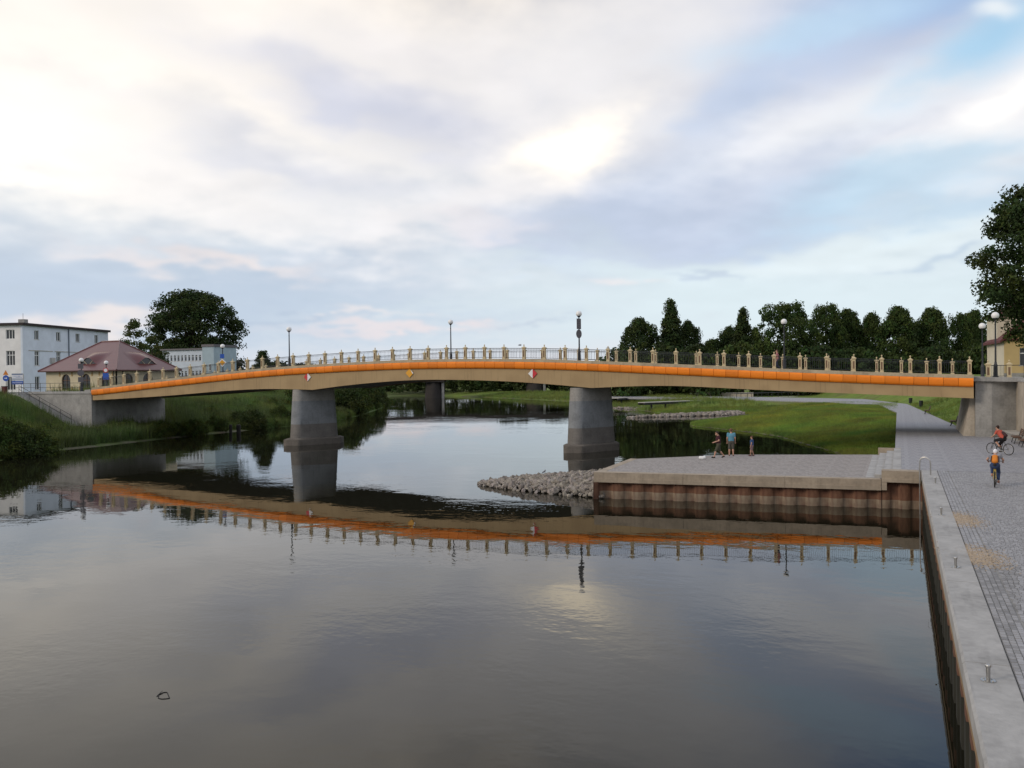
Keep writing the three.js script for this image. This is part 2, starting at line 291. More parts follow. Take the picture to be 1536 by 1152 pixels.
const promenade = struct('promenade', poly([[1.66, -47.66], [8.3, -47.66], [7.95, -74.1], [6.2, -73.25], [5.12, -73.25], [4.9, -84.5], [4.7, -86], [1, -145], [-6, -172], [-30, -190], [-62, -199], [-62, -190], [-34.5, -176], [-11.2, -155], [-2.9, -142], [-0.36, -116], [-0.3, -61], [0, -61], [0, -47.66]], 1.5, HQ), M.paving);
part(promenade, 'sett_bed', poly([[1.66, 40], [8.3, 40], [8.3, SETT_Z1 + 0.002], [1.66, SETT_Z1 + 0.002]], 1.5, HQ - 0.014), M.joint);
{ // setts: three rows laid along the coping, the rest in offset courses; the nearest 300 in view are single stones
  const R = rng(71), list = [], g = uvm(new THREE.BoxGeometry(1, 1, 1)), top = [];
  { const p = g.attributes.position; for (let i = 0; i < p.count; i++) if (p.getY(i) > 0) { p.setX(i, p.getX(i) * 0.9); p.setZ(i, p.getZ(i) * 0.9); } g.computeVertexNormals(); }
  const put = (x, z, w, l) => list.push([x + (R() - 0.5) * 0.006, HQ - 0.03 + (R() - 0.5) * 0.006, z + (R() - 0.5) * 0.006, w, l, (R() - 0.5) * 0.06, 0.8 + R() * 0.4]);
  for (let r = 0; r < 4; r++) for (let z = SETT_Z0 + R() * 0.1; z > SETT_Z1 + 0.1;) { const l = 0.13 + R() * 0.06; put(1.72 + r * 0.112, z - l / 2, 0.102, l - 0.01); z -= l; }
  for (let row = 0, z = SETT_Z0; z > SETT_Z1 + 0.1; row++, z -= 0.108) for (let x = 2.12 + R() * 0.05; x < 8.25;) { const w = 0.095 + R() * 0.04; put(x + w / 2, z - 0.054, w - 0.01, 0.098); x += w; }
  const seen = list.map((s, i) => { const q = V3(s[0], HQ, s[2]).project(camera); return [Math.abs(q.x) < 0.99 && Math.abs(q.y) < 0.99 && q.z < 1 ? Math.hypot(s[0], s[2]) : 1e9, i]; }).sort((a, b) => a[0] - b[0]);
  const single = new Set(seen.slice(0, 300).map((s) => s[1])), tones = [0.8, 0.92, 1.04, 1.18].map((k) => mat([0.33 * k, 0.33 * k, 0.34 * k], { map: rep(tStain, 3), roughness: 0.8 }));
  const rest = list.filter((s, i) => !single.has(i)), im = new THREE.InstancedMesh(g, mat([0.3, 0.3, 0.31], { roughness: 0.8 }), rest.length), o = new THREE.Object3D(), c = new THREE.Color();
  rest.forEach((s, i) => { o.position.set(s[0], s[1], s[2]); o.rotation.y = s[5]; o.scale.set(s[3], 0.06, s[4]); o.updateMatrix(); im.setMatrixAt(i, o.matrix); im.setColorAt(i, c.setRGB(s[6], s[6], s[6])); });
  im.name = 'setts'; im.userData.kind = 'stuff'; promenade.add(im);
  let k = 0; for (const i of single) { const s = list[i], m = part(promenade, numbered('sett'), g, tones[Math.floor((s[6] - 0.8) * 9.9)] ?? tones[0]); m.position.set(s[0], s[1], s[2]); m.rotation.y = s[5]; m.scale.set(s[3], 0.06, s[4]); k++; }
}
// sand swept on to the setts
for (const [px, py, sx, sz, label] of [[1440, 778, 0.4, 0.95, 'thin patch of tan sand on paving by the far bollard'], [1463, 833, 0.42, 0.95, 'wide patch of tan sand spilled on paving between bollards']]) {
  const c = onY(px, py, HQ), R = rng(px), n = 2600, im = new THREE.InstancedMesh(plain(new THREE.IcosahedronGeometry(1, 0)), mat([0.35, 0.275, 0.195], { roughness: 1 }), n), o = new THREE.Object3D(), k = new THREE.Color();
  for (let i = 0; i < n; i++) { const a = (R() + R() + R() + R() - 2) * 1.3, b = (R() + R() + R() + R() - 2) * 1.3, s = 0.012 + R() * 0.02; o.position.set(c.x + a * sx + b * 0.1, HQ - 0.002 + R() * 0.004, c.z + b * sz); o.rotation.y = R() * 6; o.scale.set(s, s * 0.3, s); o.updateMatrix(); im.setMatrixAt(i, o.matrix); const q = 0.75 + R() * 0.5; im.setColorAt(i, k.setRGB(q, q, q)); }
  im.name = numbered('sand_patch'); im.userData.kind = 'stuff'; scene.add(tag(im, label, 'sand'));
}
// sheet piling: one pan per pile, with a pale dried silt band just above the water
M.pile = mat([0.21, 0.1, 0.06], { map: tRust, roughness: 0.9 });
M.silt = mat([0.33, 0.25, 0.18], { map: tRust, roughness: 0.95 });
function pilePan(len, h0, h1, parent, low = M.silt, band = 0.42) {                // pan runs along local x, faces +z
  const d = 0.2, prof = [[0, 0], [0.3, 0], [0.42, -d], [0.8, -d], [0.92, 0], [1, 0]].map(([a, b]) => [a * len, b]);
  const sheet = (y0, y1, off) => strip([prof.map(([a, b]) => V3(a, y0, b + off)), prof.map(([a, b]) => V3(a, y1, b + off))].reverse());
  const g = uvm(sheet(h0, h1, 0)), s = uvm(sheet(h0, band, 0.004));
  return { g, s, put(px, pz, turn) { const m = part(parent, 'sheet_pile', g, M.pile); m.position.set(px, 0, pz); m.rotation.y = turn; part(m, low === M.pileShade ? 'shade_band' : 'silt_band', s, low); return m; } };
}
M.deckPave = mat([0.36, 0.33, 0.305], { map: paveMap, bumpMap: paveBump, bumpScale: 0.006, roughness: 0.85 });
M.edgeBeam = mat([0.41, 0.34, 0.26], { map: tStain, bumpMap: tStainBump, bumpScale: 0.004 });
M.pileShade = mat([0.03, 0.029, 0.018], { map: tRust, roughness: 0.9 });  // shadow on the quay piles, put into the colour of their lower band
const platform = thing('river_platform', 'low paved river platform with concrete edge above rusty sheet piling', 'platform');
{
  const FL = [-15.5, -45.55], FR = [-0.88, -46.82], BL = [-15.8, -53.8], BM = [-10.1, -58.4], BR = [-1.4, -60.95];
  part(platform, 'paved_deck', poly([[FL[0] + 0.5, FL[1] - 0.62], [FR[0] + 0.03, FR[1] - 0.62], [-0.3, -61.1], BR, BM, [BL[0] + 0.45, BL[1]]], 1.0, HP + 0.004), M.deckPave);
  const ang = Math.atan2(-(FR[1] - FL[1]), FR[0] - FL[0]), L = Math.hypot(FR[0] - FL[0], FR[1] - FL[1]);
  // front beam in three lengths, its foot a little proud
  const cuts = [0, 4.9, 10.1, L];
  for (let i = 0; i < 3; i++) {
    const a = cuts[i] + 0.006, b = cuts[i + 1] - 0.006;
    const m = part(platform, 'edge_beam', merge([span(a, b, 1.12, HP + 0.01, -0.6, 0), span(a, b, 0.92, 1.12, -0.55, 0.06)]), M.edgeBeam); m.position.set(FL[0], 0, FL[1]); m.rotation.y = ang;
  }
  part(platform, 'side_beam', uvm(poly([[FL[0] - 0.02, FL[1] - 0.62], [BL[0], BL[1]], [BL[0] + 0.45, BL[1]], [FL[0] + 0.48, FL[1] - 0.62]], 0.92, HP + 0.01)), M.edgeBeam);
  part(platform, 'core', poly([[FL[0] + 0.4, FL[1] - 0.55], [FR[0], FR[1] - 0.5], [-0.35, -60.8], [BR[0], BR[1] + 0.2], [BM[0], BM[1] + 0.2], [BL[0] + 0.3, BL[1] + 0.2]], -1, 1.02), M.concrete);
  const pans = Math.round(L / 1.16), pp = pilePan(L / pans, -0.9, 0.93, platform);
  for (let i = 0; i < pans; i++) { const t = i / pans; pp.put(FL[0] + (FR[0] - FL[0]) * t, FL[1] + (FR[1] - FL[1]) * t - 0.12, ang); }
  const ps = pilePan(1.2, -0.9, 0.93, platform); for (let i = 0; i < 7; i++) ps.put(BL[0] + 0.12 + (FL[0] - BL[0]) * (i / 7), BL[1] + 0.2 + i * 1.19, -PI / 2);
  // steps up to the promenade
  for (let k = 0; k < 4; k++) part(platform, 'step', span(-1.62 + k * 0.42, -1.63 + (k + 1) * 0.42 + (k === 3 ? 0.0 : 0), 1.0, HP + 0.012 + k * 0.149, -47.66, -60.6 + k * 0.003), M.concreteCap);
  part(platform, 'step_cheek', span(-1.3, 0.05, 1.0, HQ + 0.012, -60.63, -60.92), M.edgeBeam);
}
const quay = thing('quay_wall', 'long concrete quay wall with pale coping over rusty sheet piles', 'quay wall');
{
  part(quay, 'corner_beam', merge([span(-0.86, 0.9, 1.5, HQ + 0.008, -46.78, -47.62), span(-0.86, 0.9, 1.34, 1.5, -46.72, -47.5), span(-0.86, -0.62, 0.94, 1.34, -46.74, -47.5)]), M.edgeBeam);
  const joints = [40, 30, 20, 10, 2, -4.2, -10.2, -16.4, -22.6, -28.8, -35, -41.2, -47.64];
  for (let i = 0; i < joints.length - 1; i++) {
    const z0 = joints[i] - 0.012, z1 = joints[i + 1] + 0.012, s = new THREE.Shape([[0.93, 1.55], [0.93, 1.86], [0.97, HQ + 0.008], [1.63, HQ + 0.008], [1.65, 1.88], [1.65, 1.55]].map((p) => new THREE.Vector2(...p)));
    part(quay, 'coping_slab', uvm(new THREE.ExtrudeGeometry(s, { depth: z0 - z1, bevelEnabled: false }).translate(0, 0, z1)), M.concreteCap);
  }
  part(quay, 'waling', merge([span(0.95, 1.3, 1.3, 1.548, 40, -46.7)]), mat([0.34, 0.23, 0.12], { map: tStain }));
  const p = pilePan(1.2, -0.9, 1.32, quay, M.pileShade, 0.95); for (let i = 0; i < 50; i++) p.put(0.97, -46.6 + i * 1.2, -PI / 2);
  const pf = pilePan(0.92, -0.9, 1.36, quay); for (let i = 0; i < 2; i++) pf.put(-0.86 + i * 0.92, -46.98, 0);
  part(quay, 'core', span(1.25, 1.6, -1, 1.54, 40, -47.6), M.concrete);
}
// ladder and its grab rail in the corner
{
  const l = thing('quay_ladder', 'steel ladder down the quay corner with looped grab rail', 'ladder', [0.84, 0, -45.4]);
  const c = new THREE.CatmullRomCurve3([V3(0, 1.0, 0), V3(0, 2.35, 0), V3(0.03, 2.62, 0), V3(0.2, 2.74, 0.05), V3(0.42, 2.62, 0.12), V3(0.46, 2.35, 0.13), V3(0.46, 1.92, 0.13)]);
  for (const dz of [0, -0.42]) { part(l, 'stile', merge([rod(V3(0, -0.8, dz), V3(0, 1.1, dz), 0.022), plain(new THREE.TubeGeometry(c, 30, 0.024, 8).translate(0, 0, dz))]), M.steel); }
  for (let k = 0; k < 8; k++) part(l, 'rung', rod(V3(0, -0.4 + k * 0.28, -0.42), V3(0, -0.4 + k * 0.28, 0), 0.014), M.steel);
}
{ // steel mooring pins on the coping
  const mk = thing('mooring_pin', 'bright steel mooring pin by the coping joint, the biggest in view', 'bollard', [1.24, HQ + 0.008, -15.5], 0, 'mooring pins along the coping');
  part(mk, 'base_plate', merge([cyl(0.11, 0.11, 0.012, 0, 0, 0, 20), ...[0, 1, 2, 3].map((k) => cyl(0.014, 0.014, 0.012, Math.cos(k * PI / 2 + 0.7) * 0.08, 0.012, Math.sin(k * PI / 2 + 0.7) * 0.08, 6))]), M.steel);
  part(mk, 'pin', uvm(new THREE.LatheGeometry([[0, 0], [0.032, 0], [0.032, 0.2], [0.045, 0.21], [0.045, 0.235], [0.03, 0.25], [0, 0.255]].map((p) => new THREE.Vector2(...p)), 18).translate(0, 0.012, 0)), M.steel);
  copy(mk, [1.24, HQ + 0.008, -24.2], 0.3, 'steel mooring pin beside the wide sand patch');
  copy(mk, [1.26, HQ + 0.008, -32.9], 0.8, 'steel mooring pin beside the thin sand patch');
  copy(mk, [1.4, HQ + 0.008, -42.2], 0.5, 'small steel mooring pin next to the ladder rail');
}

// ---------------------------------------------------------------- the bridge
const curve = (pts) => { const c = new THREE.CatmullRomCurve3(pts.map(([x, y]) => V3(x, y, 0)), false, 'centripetal').getPoints(pts.length * 24); return (x) => { let i = 0; while (i < c.length - 2 && c[i + 1].x < x) i++; const a = c[i], b = c[i + 1]; return a.y + (b.y - a.y) * (x - a.x) / (b.x - a.x); }; };
const deckTop = curve([[-140, 5.5], [-110, 5.55], [-95, 5.72], [-86.2, 6.12], [-75, 7.0], [-62.4, 7.92], [-55.7, 8.24], [-43, 8.55], [-30, 8.35], [-17.5, 7.7], [-9.8, 7.24], [-2.3, 6.84], [5, 6.53], [14, 6.35], [40, 6.3]]);
const under = [curve([[-87, 4.6], [-75, 5.12], [-66, 5.66], [-61, 5.82], [-56, 5.74], [-54.8, 5.7]]), curve([[-54.8, 5.7], [-50, 6.18], [-43, 6.58], [-36, 6.5], [-30.3, 6.2], [-24.8, 5.72]]), curve([[-24.8, 5.72], [-21, 5.84], [-17.5, 5.85], [-9.8, 5.45], [-2.3, 5.1], [5.1, 4.77]])];
const deckUnder = (x) => x < -54.8 ? under[0](x) : x < -24.8 ? under[1](x) : under[2](x);
const ZN = -72.5, ZF = -83.6, XL = -86.2, XR = 5.0;
const bridge = thing('road_bridge', 'arched beige road bridge with orange panelled edge and cream railing posts', 'bridge');
{
  const xs = []; for (let i = 0; i <= 160; i++) xs.push(XL + (XR - XL) * i / 160); xs.push(-54.8, -24.8); xs.sort((a, b) => a - b);
  const slab = (top, bot, z0, z1, X = xs) => { const s = new THREE.Shape([...X.map((x) => new THREE.Vector2(x, top(x))), ...[...X].reverse().map((x) => new THREE.Vector2(x, bot(x)))]); return uvm(new THREE.ExtrudeGeometry(s, { depth: Math.abs(z1 - z0), bevelEnabled: false }).translate(0, 0, Math.min(z0, z1))); };
  part(bridge, 'near_girder', slab((x) => deckTop(x) - 0.3, deckUnder, ZN - 0.02, ZN - 0.62), M.tan);
  part(bridge, 'far_girder', slab((x) => deckTop(x) - 0.3, deckUnder, ZF + 0.62, ZF + 0.02), M.tan);
  part(bridge, 'box_girder', slab((x) => deckTop(x) - 0.5, (x) => deckUnder(x) + 0.06, ZN - 0.63, ZF + 0.63), M.concrete);
  const Xl = []; for (let x = -140; x <= 40; x += 2) Xl.push(x);
  part(bridge, 'road', slab((x) => deckTop(x) - 0.3, (x) => deckTop(x) - 0.49, ZN - 2.6, ZF + 2.6, Xl), M.asphalt);
  part(bridge, 'footway', slab((x) => deckTop(x) - 0.16, (x) => deckTop(x) - 0.48, ZN - 0.42, ZN - 2.59, Xl.filter((x) => x >= -88 && x <= 10)), M.concrete);
  part(bridge, 'footway', slab((x) => deckTop(x) - 0.16, (x) => deckTop(x) - 0.48, ZF + 0.42, ZF + 2.59, Xl.filter((x) => x >= -120 && x <= 40)), M.concrete);
  part(bridge, 'kerb_beam', slab(deckTop, (x) => deckTop(x) - 0.26, ZN + 0.14, ZN - 0.41), M.kerb);
  part(bridge, 'kerb_beam', slab(deckTop, (x) => deckTop(x) - 0.26, ZF - 0.14, ZF + 0.41), M.kerb);
  // orange edge panels, one metre each
  const prof = [[0, 0], [0.1, 0.004], [0.17, -0.03], [0.215, -0.1], [0.225, -0.2], [0.215, -0.36], [0.185, -0.5], [0.12, -0.6], [0.03, -0.64], [0, -0.64]];
  const sh = new THREE.Shape(prof.map(([z, y]) => new THREE.Vector2(z, y))), n = 91, w = (XR - XL) / n;
  const pg = plain(new THREE.ExtrudeGeometry(sh, { depth: w - 0.035, bevelEnabled: true, bevelThickness: 0.008, bevelSize: 0.008, bevelSegments: 1, curveSegments: 1 }).rotateY(PI / 2).scale(1, 1, -1)); // shape x -> z
  { const p = pg.attributes.position; for (let i = 0; i < p.count; i += 3) for (const a of [p]) { const x = a.getX(i), y = a.getY(i), z = a.getZ(i); a.setXYZ(i, a.getX(i + 2), a.getY(i + 2), a.getZ(i + 2)); a.setXYZ(i + 2, x, y, z); } pg.computeVertexNormals(); }
  const og = uvm(pg), tones = [0.9, 1, 1.08].map((k) => { const m = M.orange.clone(); m.color.multiplyScalar(k); return m; }), R = rng(9);
  for (let i = 0; i < n; i++) { const x0 = XL + i * w, x1 = x0 + w, m = part(bridge, 'orange_panel', og, tones[Math.floor(R() * 3)]); m.position.set(x0 + 0.017, deckTop(x0) - 0.262, ZN + 0.0); m.rotation.z = Math.atan2(deckTop(x1) - deckTop(x0), w); }
  // railing posts, 2 m apart on both sides
  const post = new THREE.Group(); post.name = 'railing_post';
  part(post, 'shaft', merge([span(-0.16, 0.16, 0, 0.12, -0.16, 0.16), span(-0.14, 0.14, 0.12, 0.94, -0.14, 0.14), span(-0.14, -0.075, 0.15, 0.86, 0.14, 0.165), span(0.075, 0.14, 0.15, 0.86, 0.14, 0.165), span(-0.075, 0.075, 0.8, 0.86, 0.14, 0.164), span(-0.075, 0.075, 0.15, 0.21, 0.14, 0.164), span(-0.14, -0.075, 0.15, 0.86, -0.165, -0.14), span(0.075, 0.14, 0.15, 0.86, -0.165, -0.14)]), M.cream);
  part(post, 'inset_panel', merge([span(-0.074, 0.074, 0.21, 0.8, 0.141, 0.148), span(-0.074, 0.074, 0.21, 0.8, -0.148, -0.141)]), M.inset);
  part(post, 'cap', merge([span(-0.19, 0.19, 0.94, 1.0, -0.19, 0.19), span(-0.215, 0.215, 1.0, 1.06, -0.215, 0.215), plain(new THREE.ConeGeometry(0.25, 0.13, 4).rotateY(PI / 4).translate(0, 1.125, 0))]), M.cream);
  part(post, 'finial', merge([cyl(0.04, 0.035, 0.06, 0, 1.17, 0, 10), plain(new THREE.SphereGeometry(0.068, 12, 8).translate(0, 1.28, 0))]), M.cream);
  const posts = []; for (let x = 4.75; x > XL; x -= 2) posts.push(x);
  for (const z of [ZN - 0.13, ZF + 0.13]) {
    const off = z === ZN - 0.13 ? 0 : -0.6;
    posts.forEach((px) => { const p = post.clone(); p.position.set(px + off, deckTop(px + off) - 0.003, z); p.scale.set(0.86, 1, 0.86); bridge.add(p); });
    for (let i = 0; i < posts.length - 1; i++) {
      const a = posts[i + 1] + off + 0.15, b = posts[i] + off - 0.15, bars = [], rail = (h, r) => rod(V3(a, deckTop(a) + h, z), V3(b, deckTop(b) + h, z), r, r, 5);
      bars.push(rail(0.98, 0.026), rail(0.86, 0.014), rail(0.12, 0.018));
      for (let k = 1; k < 11; k++) { const x = a + (b - a) * k / 11; bars.push(plain(new THREE.BoxGeometry(0.014, 0.86, 0.014).translate(x, deckTop(x) + 0.55, z))); }
      part(bridge, 'railing', merge(bars), M.iron);
    }
  }
  // two river piers, skewed to the bridge with the current
  const D = V3(Math.sin(rad(27)), 0, -Math.cos(rad(27))), S = V3(Math.cos(rad(27)), 0, Math.sin(rad(27)));
  const ring = (half, r, y, sharp) => { const out = []; for (let k = 0; k < 32; k++) { const t = k / 32 * 2 * PI; let u = Math.cos(t), v = Math.sin(t); if (sharp) { const m = Math.max(Math.abs(v), Math.abs(u) * 0.6 + Math.abs(v) * 0.6); u /= m; v /= m; u *= 0.9; } const p = D.clone().multiplyScalar((u > 0 ? 1 : -1) * half * (Math.abs(u) > 0.01 ? 1 : 0) + u * r).addScaledVector(S, v * r); p.y = y; out.push(p); } return out; };
  const lid = (rg) => { const g = new THREE.BufferGeometry(), pos = []; for (let k = 1; k < rg.length - 1; k++) for (const p of [rg[0], rg[k + 1], rg[k]]) pos.push(p.x, p.y, p.z); g.setAttribute('position', new THREE.Float32BufferAttribute(pos, 3)); g.computeVertexNormals(); return g; };
  for (const [px, top] of [[-25.55, 5.74], [-56.2, 5.74]]) {
    const pier = new THREE.Group(); pier.name = 'pier'; pier.position.set(px, 0, -74.6); bridge.add(pier);
    const prof2 = (y) => [1.5 + (5.7 - y) * 0.03, 0.78 + (5.7 - y) * 0.035];
    const body = (y0, y1, e) => { const rows = []; for (let k = 0; k <= 6; k++) { const y = y0 + (y1 - y0) * k / 6, [h, r] = prof2(y); rows.push(ring(h, r + e, y)); } return rows; };
    const b0 = body(0.6, top, 0), cap = ring(prof2(top)[0], prof2(top)[1], top);
    part(pier, 'shaft', uvm(mergeGeometries([plain(strip(b0, true)), plain(lid(cap))])), mat([0.37, 0.355, 0.33], { map: tStain, bumpMap: tBoard, bumpScale: 0.02 }));
    part(pier, 'repainted_band', uvm(strip(body(2.15, 4.55, 0.006), true)), mat([0.27, 0.285, 0.3], { map: tStain, bumpMap: tBoard, bumpScale: 0.02 }));
    part(pier, 'stained_foot', uvm(strip(body(0.7, 2.15, 0.004), true)), mat([0.2, 0.185, 0.17], { map: tStain, bumpMap: tBoard, bumpScale: 0.02 }));
    const f = [ring(1.6, 1.22, -1, true), ring(1.6, 1.22, 0.6, true)], f2 = [ring(1.6, 1.22, 0.6, true), ring(1.56, 1.17, 0.64, true)], f3 = [ring(1.56, 1.17, 0.64, true), ring(1.5, 1.05, 0.72, true)];
    part(pier, 'footing', uvm(mergeGeometries([...[f, f2, f3].map((r) => plain(strip(r, true))), plain(lid(f3[1]))])), mat([0.17, 0.15, 0.13], { map: tStain }));
    part(pier, 'bearing', span(-0.9, 0.9, top, top + 0.16, -1.4, 1.4), M.dark);
  }
  // abutments
  const lw = new THREE.Group(); lw.name = 'abutment'; bridge.add(lw);
  part(lw, 'front_wall', span(-90, -86.6, -0.5, 4.5, ZN - 0.4, ZF - 0.2), M.concrete);
  part(lw, 'bearing_shelf', span(-88, -86.5, 4.5, 5.75, ZN - 0.7, ZF + 0.4), M.concrete);
  part(lw, 'wing_wall', span(-97, -86.45, -0.5, 5.42, ZN - 0.05, ZN - 0.6), M.concrete);
  part(lw, 'coping', span(-97.1, -86.35, 5.42, 5.68, ZN + 0.06, ZN - 0.72), M.concreteCap);
  part(lw, 'fill', span(-98, -88.02, 3, 5.3, ZN - 0.62, ZF), M.concrete);
  const ra = new THREE.Group(); ra.name = 'abutment'; bridge.add(ra);
  part(ra, 'corner_block', poly([[5.15, -73.2], [6.22, -73.2], [7.9, -74.1], [8.9, -74.1], [8.9, -84], [5.15, -84]], 0, 6.02), M.concrete);
  part(ra, 'coping', poly([[5.05, -73.08], [6.3, -73.08], [7.84, -73.95], [8.9, -73.95], [8.9, -84], [5.05, -84]], 6.022, 6.26), M.concreteCap);
  for (const [x, z] of [[6.05, -73.75], [7.5, -74.5]]) { const p = post.clone(); p.position.set(x, 6.262, z); bridge.add(p); }
  { const bars = [rod(V3(6.2, 7.2, -73.85), V3(7.4, 7.2, -74.4), 0.026), rod(V3(6.2, 6.4, -73.85), V3(7.4, 6.4, -74.4), 0.02), rod(V3(7.65, 7.2, -74.5), V3(8.8, 7.2, -74.6), 0.026)]; for (let k = 1; k < 12; k++) bars.push(rod(V3(6.2 + k * 0.1, 6.4, -73.85 - k * 0.046), V3(6.2 + k * 0.1, 7.2, -73.85 - k * 0.046), 0.01, 0.01, 4)); part(bridge, 'railing', merge(bars), M.iron); }
  const bt = new THREE.Shape([[4.3, 1.5], [5.14, 1.5], [5.14, 4.75], [4.85, 4.75]].map((p) => new THREE.Vector2(...p)));
  part(ra, 'raked_wall', uvm(new THREE.ExtrudeGeometry(bt, { depth: 9.6, bevelEnabled: false }).translate(0, 0, -83.4)), M.beigeWall);
}
// upper retaining wall along the promenade, with its railing
{
  const w = thing('retaining_wall', 'beige concrete retaining wall beside the promenade with iron railing on top', 'wall');
  part(w, 'wall', span(7.9, 8.9, 1, 6.0, 30, -74.12), M.beigeWall);
  part(w, 'coping', span(7.84, 8.95, 6.0, 6.16, 30, -73.9), M.concreteCap);
  for (let z = 28; z > -71; z -= 2.5) {
    part(w, 'railing_post', span(8.1, 8.22, 6.16, 7.2, z, z - 0.12), M.iron);
    const b = [span(8.135, 8.185, 7.12, 7.17, z - 0.12, z - 2.5), span(8.14, 8.18, 6.26, 6.3, z - 0.12, z - 2.5)]; for (let k = 1; k < 17; k++) b.push(span(8.15, 8.17, 6.3, 7.12, z - 0.12 - k * 0.14, z - 0.14 - k * 0.14));
    part(w, 'railing', merge(b), M.iron);
  }
}
// navigation boards fixed to the girder
{
  const face = (pts) => { const g = new THREE.ExtrudeGeometry(new THREE.Shape(pts.map((p) => new THREE.Vector2(...p))), { depth: 0.03, bevelEnabled: false }); return plain(g); };
  const s = 0.44, zz = ZN + 0.02;
  for (const [x, y, a, b, label] of [[-55.35, 7.02, M.red, M.white, 'red and white diamond navigation board near the bank-side pier, red half towards the bank'], [-30.35, 7.06, M.white, M.red, 'white and red diamond navigation board beside the rubble-side pier, red half towards the promenade']]) {
    const d = thing('navigation_board', label, 'sign', [x, y, zz]);
    part(d, 'half_panel', face([[-s, 0], [-0.004, -s], [-0.004, s]]), a); part(d, 'half_panel', face([[s, 0], [0.004, s], [0.004, -s]]), b); part(d, 'bracket', span(-0.04, 0.04, -0.4, 0.4, -0.05, -0.002), M.steel);
  }
  const d = thing('navigation_board', 'yellow diamond navigation board over the middle of the river', 'sign', [-43.25, 7.27, zz]);
  part(d, 'panel', face([[-s, 0], [0, -s], [s, 0], [0, s]]), M.yellow); part(d, 'edge_strip', face([[0.09, 0.35], [0.35, 0.09], [0.44, 0], [0.35, -0.09], [0.3, 0]]).translate(0, 0, 0.004), M.white); part(d, 'bracket', span(-0.04, 0.04, -0.4, 0.4, -0.05, -0.002), M.steel);
}
// globe lamps
const lampProto = new Map();
function lamp(x, y, z, globeY, label, group) {
  const h = globeY - y, t = thing('street_lamp', label, 'street lamp', [x, y, z], 0, group);
  part(t, 'base', uvm(new THREE.LatheGeometry([[0, 0], [0.2, 0], [0.2, 0.1], [0.15, 0.16], [0.13, 0.9], [0.15, 0.95], [0.1, 1.05], [0.085, 1.2], [0, 1.2]].map((p) => new THREE.Vector2(...p)), 14)), M.iron);
  part(t, 'pole', merge([cyl(0.07, 0.05, h - 1.5, 0, 1.15, 0, 10), cyl(0.05, 0.07, 0.08, 0, h - 0.75, 0, 10)]), M.iron);
  part(t, 'globe_holder', uvm(new THREE.LatheGeometry([[0, -0.36], [0.05, -0.36], [0.06, -0.32], [0.19, -0.2], [0.21, -0.14], [0, -0.14]].map((p) => new THREE.Vector2(...p)), 14).translate(0, h, 0)), M.iron);
  part(t, 'globe', plain(new THREE.SphereGeometry(0.27, 22, 14).translate(0, h, 0)), M.opal);
  return t;
}
const dk = (x) => deckTop(x) - 0.16, FOOT = 'globe lamps along the bridge';
lamp(-58.9, dk(-58.9), -74.1, 12.1, 'black globe lamp on the near footway above the bank-side pier', FOOT);
lamp(-44.0, dk(-44), -82.4, 12.75, 'black globe lamp on the far footway at the crown of the bridge', FOOT);
const signLamp = lamp(-26.4, dk(-26.4), -74.0, 12.4, 'black globe lamp carrying two grey sign backs on the bridge', FOOT);
part(signLamp, 'long_sign', new THREE.BoxGeometry(0.02, 0.95, 0.62).rotateY(rad(-18)).translate(0.02, 3.45, 0.1), M.signBack);
part(signLamp, 'round_sign', plain(new THREE.CylinderGeometry(0.4, 0.4, 0.02, 28).rotateZ(PI / 2).rotateY(rad(-18)).translate(0.02, 2.55, 0.1)), M.signBack);
lamp(-9.6, dk(-9.6), -82.4, 11.5, 'black globe lamp on the far footway in front of the round park trees', FOOT);
const yl = lamp(-75.6, dk(-75.6), -82.4, 10.95, 'globe lamp with a yellow priority diamond beside the big dark tree', FOOT);
{ const q = part(yl, 'priority_sign', new THREE.BoxGeometry(0.72, 0.72, 0.02).rotateZ(PI / 4).rotateY(rad(30)).translate(0, 2.15, 0.09), M.white); part(q, 'yellow_centre', new THREE.BoxGeometry(0.5, 0.5, 0.02).rotateZ(PI / 4).rotateY(rad(30)).translate(0.004, 2.15, 0.104), M.yellow); part(yl, 'crossing_sign', new THREE.BoxGeometry(0.5, 0.5, 0.02).rotateY(rad(30)).translate(0, 2.95, 0.09), M.blue); }
lamp(6.6, 6.26, -74.4, 10.95, 'tall globe lamp on the abutment in front of the yellow house', FOOT);
lamp(6.35, 6.2, -82.4, 10.55, 'globe lamp beyond the road, past the end of the bridge by the park trees', FOOT);
const la = lamp(-89.3, 5.68, -73.6, 9.4, 'globe lamp with stacked grey sign backs before the arched windows', 'lamps at the town end of the bridge');
for (const [y, r] of [[3.0, 0], [2.2, 1], [1.4, 0]]) part(la, r ? 'round_sign' : 'sign_plate', r ? plain(new THREE.CylinderGeometry(0.38, 0.38, 0.02, 24).rotateX(PI / 2).rotateY(rad(40)).translate(0, y, 0.1)) : new THREE.BoxGeometry(0.6, 0.6, 0.02).rotateY(rad(40)).translate(0, y, 0.1), M.signBack);
const lb = lamp(-95.6, 5.5, -82.6, 9.3, 'globe lamp with a blue square sign and round white sign', 'lamps at the town end of the bridge');
part(lb, 'blue_sign', new THREE.BoxGeometry(0.75, 0.85, 0.02).rotateY(rad(30)).translate(0, 2.0, 0.1), M.blue);
{ const q = part(lb, 'round_sign', plain(new THREE.CylinderGeometry(0.32, 0.32, 0.02, 24).rotateX(PI / 2).rotateY(rad(30)).translate(0, 2.8, 0.1)), M.red); part(q, 'sign_face', plain(new THREE.CylinderGeometry(0.23, 0.23, 0.02, 24).rotateX(PI / 2).rotateY(rad(30)).translate(0.005, 2.8, 0.11)), M.white); }

